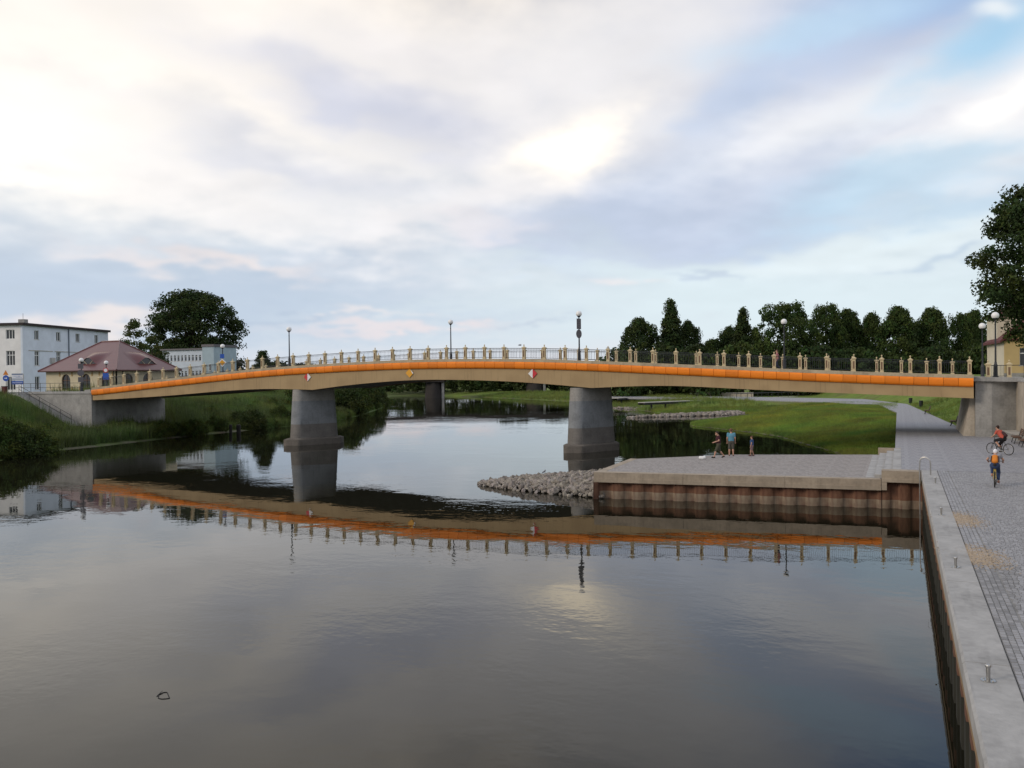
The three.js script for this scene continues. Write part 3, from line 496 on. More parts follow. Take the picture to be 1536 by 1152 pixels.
// ---------------------------------------------------------------- town end: stairs, railings, buildings
const toWorld = (X, D) => [X * Math.cos(YAW) - D * Math.sin(YAW), -X * Math.sin(YAW) - D * Math.cos(YAW)];   // across and along the view -> plan
{
  const s = thing('bank_stairs', 'narrow concrete stairs with iron handrail running down the wing wall', 'stairs');
  const n = 20, x0 = -97.2, x1 = -88.3, y0 = 5.45, y1 = 1.9;
  for (let k = 0; k < n; k++) part(s, 'step', span(x0 + (x1 - x0) * k / n, x0 + (x1 - x0) * (k + 1) / n + 0.04, y0 + (y1 - y0) * (k + 1) / n - 0.3, y0 + (y1 - y0) * (k + 1) / n, ZN + 0.08 + (k % 2) * 0.002, ZN + 1.3), M.concreteCap);
  part(s, 'landing', span(-99.2, -97.22, 5.1, 5.46, ZN - 0.4, ZN + 1.3), M.concreteCap);
  for (const h of [0.55, 1.0]) part(s, 'handrail', rod(V3(x0, y0 + h, ZN + 1.2), V3(x1, y1 + h, ZN + 1.2), 0.028), M.iron);
  for (let k = 0; k <= 5; k++) { const x = x0 + (x1 - x0) * k / 5, y = y0 + (y1 - y0) * k / 5; part(s, 'rail_post', rod(V3(x, y - 0.2, ZN + 1.2), V3(x, y + 1, ZN + 1.2), 0.026), M.iron); }
  const r = thing('guard_rail', 'plain iron guard rail on the wing wall coping', 'railing');
  for (const h of [0.5, 1.0]) part(r, 'rail', rod(V3(-100.5, 5.68 + h, ZN - 0.3), V3(-86.9, 5.68 + h, ZN - 0.3), 0.025), M.iron);
  for (let x = -100.5; x < -86.5; x += 1.7) part(r, 'rail_post', rod(V3(x, 5.3, ZN - 0.3), V3(x, 6.68, ZN - 0.3), 0.025), M.iron);
  const k = thing('service_box', 'dark red utility box standing at the head of the bank stairs', 'utility box', [-100.9, 5.2, -72.1]);
  part(k, 'cabinet', span(-0.28, 0.28, 0, 1.15, -0.2, 0.2), mat([0.09, 0.015, 0.02])); part(k, 'lid', span(-0.31, 0.31, 1.15, 1.2, -0.23, 0.23), M.iron);
  struct('town_road', poly([[-88, ZN - 0.75], [-150, -70], [-260, -66], [-260, -84], [-150, -84], [-88, ZF]], 4.6, 5.46), M.asphalt);
}
function windowUnit(parent, w, h, mullions = 1, transom = 0) { // frame, panes and sill in the xy plane, facing +z, centred on the opening
  const g = new THREE.Group(); g.name = 'window'; parent.add(g); const f = 0.07, fr = [span(-w / 2, -w / 2 + f, -h / 2, h / 2, -0.06, 0.02), span(w / 2 - f, w / 2, -h / 2, h / 2, -0.06, 0.02), span(-w / 2 + f, w / 2 - f, h / 2 - f, h / 2, -0.06, 0.019), span(-w / 2 + f, w / 2 - f, -h / 2, -h / 2 + f, -0.06, 0.019)];
  for (let k = 1; k <= mullions; k++) { const x = -w / 2 + w * k / (mullions + 1); fr.push(span(x - 0.045, x + 0.045, -h / 2 + f, h / 2 - f, -0.06, 0.017)); }
  if (transom) fr.push(span(-w / 2 + f, w / 2 - f, h / 2 - transom - 0.05, h / 2 - transom + 0.05, -0.06, 0.015));
  part(g, 'frame', merge(fr), M.white);
  for (let k = 0; k <= mullions; k++) { const x0 = -w / 2 + w * k / (mullions + 1), x1 = x0 + w / (mullions + 1); part(g, 'pane', span(x0, x1, -h / 2, h / 2, -0.06, -0.04), M.glass); }
  part(g, 'sill', span(-w / 2 - 0.12, w / 2 + 0.12, -h / 2 - 0.1, -h / 2, -0.05, 0.16), M.concretePale);
  return g;
}
function wallWithHoles(w, h, t, holes) {                       // wall in the xy plane from (0,0) to (w,h), outer face at z = 0
  const s = new THREE.Shape([[0, 0], [w, 0], [w, h], [0, h]].map((p) => new THREE.Vector2(...p)));
  for (const o of holes) { if (o.arch) { const p = new THREE.Path(); p.moveTo(o.x - o.w / 2, o.y); p.lineTo(o.x + o.w / 2, o.y); p.lineTo(o.x + o.w / 2, o.y + o.h - o.w / 2); p.absarc(o.x, o.y + o.h - o.w / 2, o.w / 2, 0, PI, false); p.closePath(); s.holes.push(p); } else s.holes.push(new THREE.Path([[o.x - o.w / 2, o.y], [o.x + o.w / 2, o.y], [o.x + o.w / 2, o.y + o.h], [o.x - o.w / 2, o.y + o.h]].map((p) => new THREE.Vector2(...p)))); }
  return uvm(new THREE.ExtrudeGeometry(s, { depth: t, bevelEnabled: false, curveSegments: 10 }).translate(0, 0, -t));
}
{ // white three-storey block
  const D = 150, [cx, cz] = toWorld((35 - 768) / FOC * D, D), G0 = 4.65, Hh = 12.1, Lr = 25.2, Wl = 20;
  const b = thing('office_block', 'white three-storey rendered block with flat roof beyond the maroon-roofed house', 'building', [cx, G0, cz], YAW - 0.12);
  const wallShade = mat([0.76, 0.82, 0.92], { map: tSoft }), wallLit = mat([0.88, 0.86, 0.85], { map: tSoft });  // one white render: cool shade coloured into the side, warmer light into the front
  const rows = [[0.9, 2.3, 0], [5.15, 2.55, 0.75], [9.75, 1.6, 0]], ss = [3.7, 9.7, 15.5, 21.5], fx = [-2.3, -8.2, -14.2];
  // right-hand face: local +x side, wall built in xy and turned to run along -z
  const rw = part(b, 'side_wall', wallWithHoles(Lr, Hh, 0.35, rows.flatMap(([y, h]) => ss.map((s) => ({ x: s, y, w: 1.25, h })))), wallShade); rw.rotation.y = PI / 2; 
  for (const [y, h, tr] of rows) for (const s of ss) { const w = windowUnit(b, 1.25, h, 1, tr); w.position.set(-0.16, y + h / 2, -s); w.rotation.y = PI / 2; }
  const fw = part(b, 'front_wall', wallWithHoles(Wl, Hh, 0.35, rows.flatMap(([y, h]) => fx.map((x) => ({ x: Wl + x, y, w: 1.65, h })))), wallLit); fw.position.set(-Wl - 0.004, 0, -0.002);
  for (const [y, h, tr] of rows) for (const x of fx) { const w = windowUnit(b, 1.65, h, 2, tr); w.position.set(x, y + h / 2, -0.17); }
  part(b, 'inner_core', span(-Wl + 0.1, -0.5, 0, Hh - 0.1, -0.5, -Lr + 0.1), M.concrete);
  part(b, 'back_wall', span(-Wl, -0.02, 0, Hh, -Lr - 0.3, -Lr), wallShade);
  part(b, 'roof', span(-Wl - 0.4, 0.45, Hh, Hh + 0.42, 0.45, -Lr - 0.5), mat([0.035, 0.025, 0.025]));
  part(b, 'string_course', merge([span(0.002, 0.07, 7.72, 7.85, -1.5, -8), span(0.002, 0.07, 7.72, 7.85, -8.6, -Lr)]), M.concretePale);
  part(b, 'downpipe', cyl(0.09, 0.09, Hh, 0.14, 0, -12.6, 8), mat([0.1, 0.13, 0.17]));
  part(b, 'air_conditioner', merge([span(0.01, 0.45, 5.7, 6.6, -7.2, -8.2), cyl(0.3, 0.3, 0.02, 0, 0, 0, 16).rotateZ(PI / 2).translate(0.47, 6.15, -7.7)]), mat([0.45, 0.43, 0.41]));
  const ch = part(b, 'chimney', span(-5.2, -4.0, Hh + 0.4, Hh + 1.5, -6, -7), M.concrete); part(ch, 'aerial', rod(V3(-4.6, Hh + 1.5, -6.5), V3(-4.6, Hh + 2.6, -6.5), 0.03), M.iron);
  part(b, 'roof_hatch', span(-8.5, -6, Hh + 0.4, Hh + 0.95, -12, -15), M.steel);
}
{ // single-storey house with a hipped maroon roof and eyebrow dormers; walls square to the bridge
  const D = 120, [cx, cz] = toWorld((176 - 768) / FOC * D, D), G0 = 5.42, wallH = 3.1, Lx = 14.2, Lz = 10.4, ov = 0.75, ridge = 7.3;
  const h = thing('hipped_house', 'yellow single-storey house with maroon hipped roof and arched windows', 'house', [cx, G0, cz]);
  const ym = mat([0.6, 0.52, 0.36], { map: tSoft });
  const fz = cz, ax = [99, 129, 159].map((p) => onZ(p, 575, fz).x - cx), az = [192, 222].map((p) => onX(p, 570, cx).z - cz);
  const A = { w: 1.75, h: 2.25, arch: 1, y: 0.25 };
  const front = part(h, 'front_wall', wallWithHoles(Lx, wallH, 0.35, ax.map((x) => ({ ...A, x: x + Lx }))), ym); front.position.x = -Lx;
  const side = part(h, 'side_wall', wallWithHoles(Lz, wallH, 0.35, az.map((z) => ({ ...A, x: -z }))), ym); side.rotation.y = PI / 2; side.position.x = 0.003;
  part(h, 'back_wall', span(-Lx, -0.05, 0, wallH, -Lz - 0.3, -Lz), ym); part(h, 'back_wall', span(-Lx + 0.005, -Lx + 0.3, 0, wallH, -0.4, -Lz), ym);
  part(h, 'inner_core', span(-Lx + 0.5, -0.7, 0, wallH - 0.05, -0.7, -Lz + 0.1), M.concrete);
  const arch = () => { const g = new THREE.Group(); g.name = 'arched_window'; h.add(g); const r = A.w / 2, s = new THREE.Shape(); s.moveTo(-r, 0); s.lineTo(r, 0); s.lineTo(r, A.h - r); s.absarc(0, A.h - r, r, 0, PI, false); s.closePath();
    part(g, 'pane', plain(new THREE.ExtrudeGeometry(s, { depth: 0.03, bevelEnabled: false }).translate(0, 0, -0.22)), M.glass);
    part(g, 'frame', merge([span(-0.04, 0.04, 0, A.h, -0.19, -0.14), span(-r, r, A.h - r - 0.04, A.h - r + 0.04, -0.19, -0.145), plain(new THREE.TorusGeometry(r - 0.04, 0.045, 5, 16, PI).translate(0, A.h - r, -0.16)), span(-r, -r + 0.08, 0, A.h - r, -0.19, -0.13), span(r - 0.08, r, 0, A.h - r, -0.19, -0.13)]), M.wood); return g; };
  for (const x of ax) arch().position.set(x, A.y, 0); for (const z of az) { const g = arch(); g.position.set(0, A.y, z); g.rotation.y = PI / 2; }
  for (const x of ax.flatMap((x) => [x - 1.25, x + 1.25])) part(h, 'quoin', merge([span(x - 0.12, x + 0.12, 0.15, 0.75, 0.002, 0.04), span(x - 0.12, x + 0.12, 2.2, 2.8, 0.002, 0.04)]), mat([0.36, 0.24, 0.1]));
  part(h, 'plinth', merge([span(-Lx - 0.05, 0.05, -0.6, 0.2, 0.06, 0.004), span(0.006, 0.06, -0.6, 0.2, -0.02, -Lz)]), M.concrete);
  // roof planes
  const tile = tex(256, (u, v) => { const r = v * 8, k = 0.8 + 0.3 * fbm(u * 10, v * 10, 3, 501, 10) - 0.12 * sst(0.86, 1, r - Math.floor(r)); return [k, k, k]; }, false, 0.36), tb = tex(256, (u, v) => { const r = v * 8, c = u * 10; return 0.55 * (1 - (r - Math.floor(r))) + 0.45 * Math.abs(Math.sin(c * PI)); }, false, 0.36);
  const rm = new THREE.MeshPhysicalMaterial({ color: C(0.11, 0.024, 0.02), map: tile, bumpMap: tb, bumpScale: 0.008, roughness: 0.3, clearcoat: 0.3, clearcoatRoughness: 0.2 });
  const e0 = wallH - 0.1, x0 = -Lx - ov, x1 = ov, z0 = ov, z1 = -Lz - ov, zr = -Lz / 2, inset = (z0 - z1) / 2 + 0.1, P = { a: V3(x0, e0, z0), b: V3(x1, e0, z0), c: V3(x1, e0, z1), d: V3(x0, e0, z1), p: V3(x0 + inset, ridge, zr), q: V3(x1 - inset, ridge, zr) };
  const facet = (...v) => { const g = new THREE.BufferGeometry(), tri = []; for (let k = 1; k < v.length - 1; k++) for (const w of [v[0], v[k], v[k + 1]]) tri.push(w.x, w.y, w.z); g.setAttribute('position', new THREE.Float32BufferAttribute(tri, 3)); g.computeVertexNormals(); return uvSlope(g); };
  function uvSlope(g) { g = plain(g); const p = g.attributes.position, n = g.attributes.normal, uv = g.attributes.uv; for (let i = 0; i < p.count; i++) { const nx = n.getX(i), nz = n.getZ(i), l = Math.hypot(nx, nz) || 1; uv.setXY(i, (p.getX(i) * nz - p.getZ(i) * nx) / l, p.getY(i) / l); } return g; }
  const roof = part(h, 'roof', facet(P.a, P.b, P.q, P.p), rm); part(roof, 'hip_slope', facet(P.b, P.c, P.q), rm); part(roof, 'hip_slope', facet(P.d, P.a, P.p), rm); part(roof, 'rear_slope', facet(P.c, P.d, P.p, P.q), rm);
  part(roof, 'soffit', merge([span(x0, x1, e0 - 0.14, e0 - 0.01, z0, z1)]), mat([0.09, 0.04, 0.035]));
  part(roof, 'ridge_tiles', merge([rod(P.p, P.q, 0.13), rod(P.b, P.q, 0.1), rod(P.c, P.q, 0.1), rod(P.a, P.p, 0.1), rod(P.d, P.p, 0.1)]), rm);
  const run = -zr + ov, rise = ridge - e0;
  const eyebrow = (turn, ox, oz, runT) => { // local: eave along x, slope climbs towards -z
    const g = new THREE.Group(); g.name = 'eyebrow_dormer'; h.add(g); g.position.set(ox, e0, oz); g.rotation.y = turn;
    const W = 4.0, w0 = 1.15, len = 2.5, Hh = 0.95, sl = rise / runT, rows = [], win = [], cos2 = (u) => { const c = Math.cos(PI * u / W); return c * c; };
    for (let j = 0; j <= 14; j++) { const r = [], s = j / 14; for (let i = 0; i <= 24; i++) { const u = (i / 24 - 0.5) * W, w = w0 + s * len; r.push(V3(u, sl * w + 0.02 + Hh * cos2(u) * (1 - s * s * 0.6 - s * 0.4), -w)); } rows.push(r); }
    part(g, 'curved_roof', uvSlope(strip(rows.reverse())), rm);
    const base = [], top = []; for (let i = 0; i <= 24; i++) { const u = (i / 24 - 0.5) * W; base.push(V3(u, sl * w0 - 0.05, -w0 - 0.12)); top.push(V3(u, sl * w0 + 0.03 + Hh * cos2(u), -w0 - 0.12)); }
    part(g, 'window', plain(strip([top, base])), M.glass);
    part(g, 'window_frame', merge([-0.9, 0.9].map((x) => rod(V3(x * 0.3, sl * w0, -w0 - 0.09), V3(x, sl * w0 + Hh * cos2(x), -w0 - 0.09), 0.04))), ym);
  };
  eyebrow(0, onZ(128, 548, fz).x - cx, ov, run); eyebrow(PI / 2, ov, -5.6, inset);
  for (const [dx, dz, ry] of [[-0.6, 0.1, 0], [0.1, -0.9, 0]]) part(h, 'downpipe', cyl(0.05, 0.05, wallH, dx, 0, dz, 7), M.iron);
}
{ // long pale block behind the road
  const D = 220, [cx, cz] = toWorld((306 - 768) / FOC * D, D), G0 = 4.2;
  const b = thing('long_block', 'pale blue two-storey block with a row of small windows under the tree', 'building', [cx, G0, cz], YAW - 0.3);
  const wm = mat([0.6, 0.66, 0.74], { map: tSoft }), Hh = 10.4, L = 12.6, holes = [];
  for (let k = 0; k < 11; k++) for (const y of [3.6, 7.6]) holes.push({ x: 0.7 + k * 1.08, y, w: 0.62, h: 1.5 });
  const f = part(b, 'front_wall', wallWithHoles(L, Hh, 0.3, holes), wm); f.position.x = -L;
  for (const o of holes) { const w = windowUnit(b, 0.62, 1.5, 0, 0.4); w.position.set(o.x - L, o.y + 0.75, -0.14); }
  part(b, 'core', span(-L, 0, 0, Hh - 0.05, -0.35, -9), wm); part(b, 'roof', span(-L - 0.3, 0.2, Hh, Hh + 0.4, 0.4, -9.4), M.signBack);
  part(b, 'stair_tower', span(0.01, 3.4, 0, Hh + 0.7, 0.5, -9), mat([0.4, 0.5, 0.56], { map: tSoft })); part(b, 'tower_roof', span(-0.1, 3.6, Hh + 0.7, Hh + 1.3, 0.7, -9.3), M.signBack);
  for (const y of [2.2, 5]) for (const x of [0.9, 2.3]) { const w = windowUnit(b, 0.6, 1.7, 0); w.position.set(x, y + 0.9, 0.57); }
}
{ // roadside board and signs before the white block
  const p = onY(27, 594, 4.8), s = thing('information_board', 'white and blue information board on two posts before the white block', 'sign board', [p.x, 4.6, p.z], YAW);
  const u = p.length() / FOC, wd = 15 * u * 0.5;
  for (const x of [-wd, wd]) part(s, 'post', cyl(0.05, 0.05, 3.5, x, 0, 0, 8), M.steel);
  part(s, 'panel', span(-wd, wd, 2.5, 3.6, 0.05, 0.09), M.white);
  const bars = document.createElement('canvas'); bars.width = 256; bars.height = 192; { const c = bars.getContext('2d'); c.fillStyle = '#d8d8de'; c.fillRect(0, 0, 256, 192); c.fillStyle = '#5b6f8f'; c.fillRect(0, 0, 256, 34); c.fillStyle = '#9fb0cf'; c.fillRect(40, 66, 90, 14); c.fillStyle = '#4b67a8'; c.fillRect(138, 66, 60, 12); c.fillRect(90, 100, 150, 8); c.fillStyle = '#aab2be'; c.fillRect(0, 132, 256, 60); }
  const ct = new THREE.CanvasTexture(bars); ct.colorSpace = THREE.SRGBColorSpace; part(s, 'print', new THREE.PlaneGeometry(wd * 2 - 0.06, 1.04).translate(0, 3.05, 0.096), mat([1, 1, 1], { map: ct }));
  const st = part(s, 'blue_strip', span(-wd, wd, 1.95, 2.45, 0.05, 0.09), M.blue); part(st, 'white_line', span(-wd + 0.1, wd - 0.1, 2.17, 2.22, 0.091, 0.095), M.white);
  const q = onY(9.5, 594, 4.8), t = thing('road_sign', 'orange warning triangle above a round blue sign on one post', 'road sign', [q.x, 4.6, q.z], YAW);
  part(t, 'post', cyl(0.045, 0.045, 3.9, 0, 0, 0, 8), M.steel);
  const tri = new THREE.Shape([[-0.42, 0], [0.42, 0], [0, 0.74]].map((p) => new THREE.Vector2(...p))); part(t, 'triangle', plain(new THREE.ExtrudeGeometry(tri, { depth: 0.02, bevelEnabled: false }).translate(0, 3.4, 0.05)), mat([0.6, 0.2, 0.03]));
  const d = part(t, 'round_sign', plain(new THREE.CylinderGeometry(0.46, 0.46, 0.02, 26).rotateX(PI / 2).translate(0, 2.9, 0.06)), M.blue); part(d, 'arrow', merge([span(-0.22, 0.1, 2.86, 2.95, 0.071, 0.076), span(0.05, 0.16, 2.8, 3.0, 0.071, 0.0765)]), M.white);
}
{ // house at the promenade end of the bridge
  const D = 104, [cx, cz] = toWorld((1507 - 768) / FOC * D, D), G0 = 5.9;
  const h = thing('gabled_house', 'yellow rendered house with dark red gables behind the leafy tree', 'house', [cx, G0, cz], YAW - rad(20));
  // right of the corner the gable wall runs along +x; left of it the side wall runs back along -z
  const ym = mat([0.58, 0.43, 0.2], { map: tSoft }), wm = mat([0.66, 0.6, 0.47], { map: tSoft }), rm = mat([0.12, 0.03, 0.03], { map: tSoft }), Hh = 4.6, Lz = 11, Lx = 12;
  // local axes: +z towards the viewer's right, -x away to the left
  const gw = new THREE.Shape([[0, 0], [Lz, 0], [Lz, Hh], [Lz / 2, Hh + 4.4], [0, Hh]].map((p) => new THREE.Vector2(...p))); const holes = [2.0, 3.0, 4.0, 7.2, 8.2].map((x) => ({ x, y: 1.5, w: 0.8, h: 2.1 }));
  for (const o of holes) gw.holes.push(new THREE.Path([[o.x - o.w / 2, o.y], [o.x + o.w / 2, o.y], [o.x + o.w / 2, o.y + o.h], [o.x - o.w / 2, o.y + o.h]].map((p) => new THREE.Vector2(...p))));
  const a = part(h, 'gable_wall', uvm(new THREE.ExtrudeGeometry(gw, { depth: 0.3, bevelEnabled: false }).translate(0, 0, -0.3)), ym);
  for (const o of holes) { const w = windowUnit(h, 0.8, 2.1, 0, 0.65); w.position.set(o.x, o.y + 1.05, -0.14); }
  part(h, 'side_wall', span(0.004, 0.3, 0, Hh, -0.3, -Lx), wm); part(h, 'core', span(0.31, Lz, 0, Hh - 0.02, -0.5, -Lx), wm);
  part(h, 'cornice', merge([span(-0.15, Lz + 0.1, Hh - 0.12, Hh + 0.1, 0.002, 0.25), span(-0.2, -0.002, Hh - 0.12, Hh + 0.1, 0.25, -Lx)]), rm);
  const sl = (x0, y0, x1, y1) => { const s = new THREE.Shape([[x0, y0], [x1, y1], [x1, y1 + 0.28], [x0, y0 + 0.28]].map((p) => new THREE.Vector2(...p))); return uvm(new THREE.ExtrudeGeometry(s, { depth: Lx + 0.4, bevelEnabled: false }).translate(0, 0, -Lx)); };
  part(h, 'roof', merge([sl(-0.5, Hh - 0.35, Lz / 2, Hh + 4.45), sl(Lz / 2, Hh + 4.45, Lz + 0.5, Hh - 0.35)]), rm);
  part(h, 'upper_storey', span(-0.002, 5, Hh + 0.1, Hh + 3.1, -4.6, -Lx), wm); part(h, 'upper_roof', merge([span(-0.4, 5.4, Hh + 3.1, Hh + 3.35, -4.2, -Lx - 0.3), uvm(new THREE.ConeGeometry(4.6, 1.7, 4).rotateY(PI / 4).translate(2.5, Hh + 4.15, -8.2))]), rm);
  part(h, 'plinth', span(-0.06, Lz, -0.8, 0.6, 0.003, 0.08), M.concrete);
}
{ // old bridge far upstream: two stone piers and a dark deck
  const D = 292, [cx, cz] = toWorld((652 - 768) / FOC * D, D), b = thing('old_bridge', 'old dark bridge on stone piers far upstream under the arch', 'bridge', [cx, 0, cz], YAW);
  for (const x of [0, 33.8]) { const p = part(b, 'pier', uvm(new THREE.CylinderGeometry(2.9, 3.4, 6.2, 10).scale(1, 1, 1.6).translate(x, 2.7, 0)), M.oldStone); part(p, 'cutwater_face', span(x + 2.6, x + 3.4, -0.5, 5.2, 1.5, 3.6), M.concrete); part(p, 'cap', span(x - 3.6, x + 3.6, 5.3, 5.9, -5, 5), M.oldStone); }
  part(b, 'deck', merge([span(-60, 62, 5.9, 7.1, -4, 4)]), M.oldStone); part(b, 'parapet', span(-60, 62, 7.1, 7.9, 3.7, 4), M.iron);
}

// ---------------------------------------------------------------- plants
const leafMat = new THREE.MeshPhysicalMaterial({ vertexColors: true, roughness: 0.85, specularIntensity: 0.35, transmission: 0.3, thickness: 0, side: THREE.DoubleSide });
const barkMat = mat([0.07, 0.055, 0.042], { map: tRust });
function plantGeo(seed, o) {                                   // crown of leaf clumps, and the trunk with limbs that carries them
  const R = rng(seed), pos = [], col = [], idx = [], wood = [], N = (a) => (R() + R() + R() - 1.5) * a;
  const clumps = [];
  for (let i = 0; i < o.clumps; i++) {
    const t = Math.pow(R(), o.low ?? 0.85), a = R() * 2 * PI, lump = 0.72 + 0.5 * fbm(Math.cos(a) * 1.3 + 5, Math.sin(a) * 1.3 + t * 3.2 + 5, 3, seed), r = o.prof(t) * o.r * lump * Math.pow(R(), o.shell ?? 0.38);
    clumps.push([Math.cos(a) * r, o.h0 + (o.h - o.h0) * t * (0.93 + 0.07 * lump), Math.sin(a) * r, o.cr * (0.6 + R() * 0.75), 0.7 + R() * 0.6, (R() - 0.4) * 0.5]);
  }
  for (const [cx, cy, cz, cr, ck, hue] of clumps) for (let k = 0; k < o.leaves; k++) {
    const th = R() * 2 * PI, u = R() * 2 - 1, s = Math.sqrt(1 - u * u), q = cr * Math.pow(R(), 0.45);
    const d = V3(Math.cos(th) * s, u * 0.75, Math.sin(th) * s), c = V3(cx, cy, cz).addScaledVector(d, q), n = d.clone().add(V3(N(0.9), N(0.9) + 0.25, N(0.9))).normalize();
    const e1 = V3(N(1), N(1), N(1)).cross(n).normalize(), e2 = n.clone().cross(e1), L = o.leaf * (0.55 + R() * 0.9), W = L * (o.slim ?? 0.62), b = pos.length / 3, droop = L * 0.22;
    const P = [c.clone().addScaledVector(e1, -L / 2), c.clone().addScaledVector(e2, W / 2).addScaledVector(n, droop), c.clone().addScaledVector(e1, L / 2), c.clone().addScaledVector(e2, -W / 2).addScaledVector(n, droop)];
    const g = ck * (0.72 + R() * 0.56), y = R() * 0.25 + hue; for (const p of P) { pos.push(p.x, p.y, p.z); col.push(o.col[0] * g * (1 + y), o.col[1] * g, o.col[2] * g * (1 - y * 0.5)); }
    idx.push(b, b + 1, b + 2, b, b + 2, b + 3);
  }
  const g = new THREE.BufferGeometry(); g.setAttribute('position', new THREE.Float32BufferAttribute(pos, 3)); g.setAttribute('color', new THREE.Float32BufferAttribute(col, 3)); g.setIndex(idx); g.computeVertexNormals();
  if (o.trunk) {
    const top = V3(N(0.3), o.h0 + (o.h - o.h0) * 0.72, N(0.3)), fork = V3(N(0.2), Math.max(0.3, o.h0 * 0.9), N(0.2));
    wood.push(rod(V3(0, -0.6, 0), fork, o.trunk * 1.15, o.trunk * 0.85, 9), rod(fork, top, o.trunk * 0.85, o.trunk * 0.15, 8));
    for (let i = 0; i < (o.limbs ?? 12); i++) { const c = clumps[Math.floor(R() * clumps.length)], f = 0.05 + R() * 0.6, s = fork.clone().lerp(top, Math.min(f, Math.max(0, (c[1] - fork.y) / (top.y - fork.y) - 0.15) || 0)); const m = V3(c[0] * 0.55 + s.x * 0.45, s.y + (c[1] - s.y) * 0.65, c[2] * 0.55 + s.z * 0.45); wood.push(rod(s, m, o.trunk * 0.42, o.trunk * 0.24, 6), rod(m, V3(c[0], c[1], c[2]), o.trunk * 0.24, o.trunk * 0.06, 5)); }
  } else for (let i = 0; i < 5; i++) { const a = R() * 6.28; wood.push(rod(V3(Math.cos(a) * 0.15, -0.3, Math.sin(a) * 0.15), V3(Math.cos(a) * o.r * 0.5, o.h * 0.6, Math.sin(a) * o.r * 0.5), 0.035, 0.012, 5)); }
  return { crown: g, wood: merge(wood) };
}
const PROF = { bigRound: (t) => t < 0.58 ? 0.76 + 0.34 * t : 0.957 * Math.sqrt(Math.max(0.03, 1 - ((t - 0.58) / 0.44) ** 2)), round: (t) => Math.sqrt(Math.max(0.02, 1 - (2 * t - 0.92) ** 2 * 0.98)), oval: (t) => Math.pow(Math.sin(PI * Math.min(0.98, 0.12 + t * 0.86)), 0.7), poplar: (t) => (t < 0.35 ? 0.55 + t * 1.3 : 1) * Math.pow(Math.max(0.0, 1 - Math.max(0, t - 0.4) / 0.6), 1.05) + 0.07, spread: (t) => 0.35 + 0.75 * Math.sin(PI * Math.min(1, 0.1 + t * 0.82)), bush: (t) => Math.sqrt(Math.max(0.05, 1 - t * t)) };
function tree(name, geo, label, category, x, y, z, turn, k = [1, 1, 1], group) { const t = thing(name, label, category, [x, y, z], turn, group); t.scale.set(...k); part(t, geo.crownOnly ? 'foliage' : 'trunk', geo.wood, barkMat).name = category === 'bush' ? 'stems' : 'trunk'; part(t, category === 'bush' ? 'foliage' : 'crown', geo.crown, leafMat); return t; }
const DARK = [0.032, 0.06, 0.014], MID = [0.042, 0.08, 0.017], OLIVE = [0.055, 0.085, 0.022];
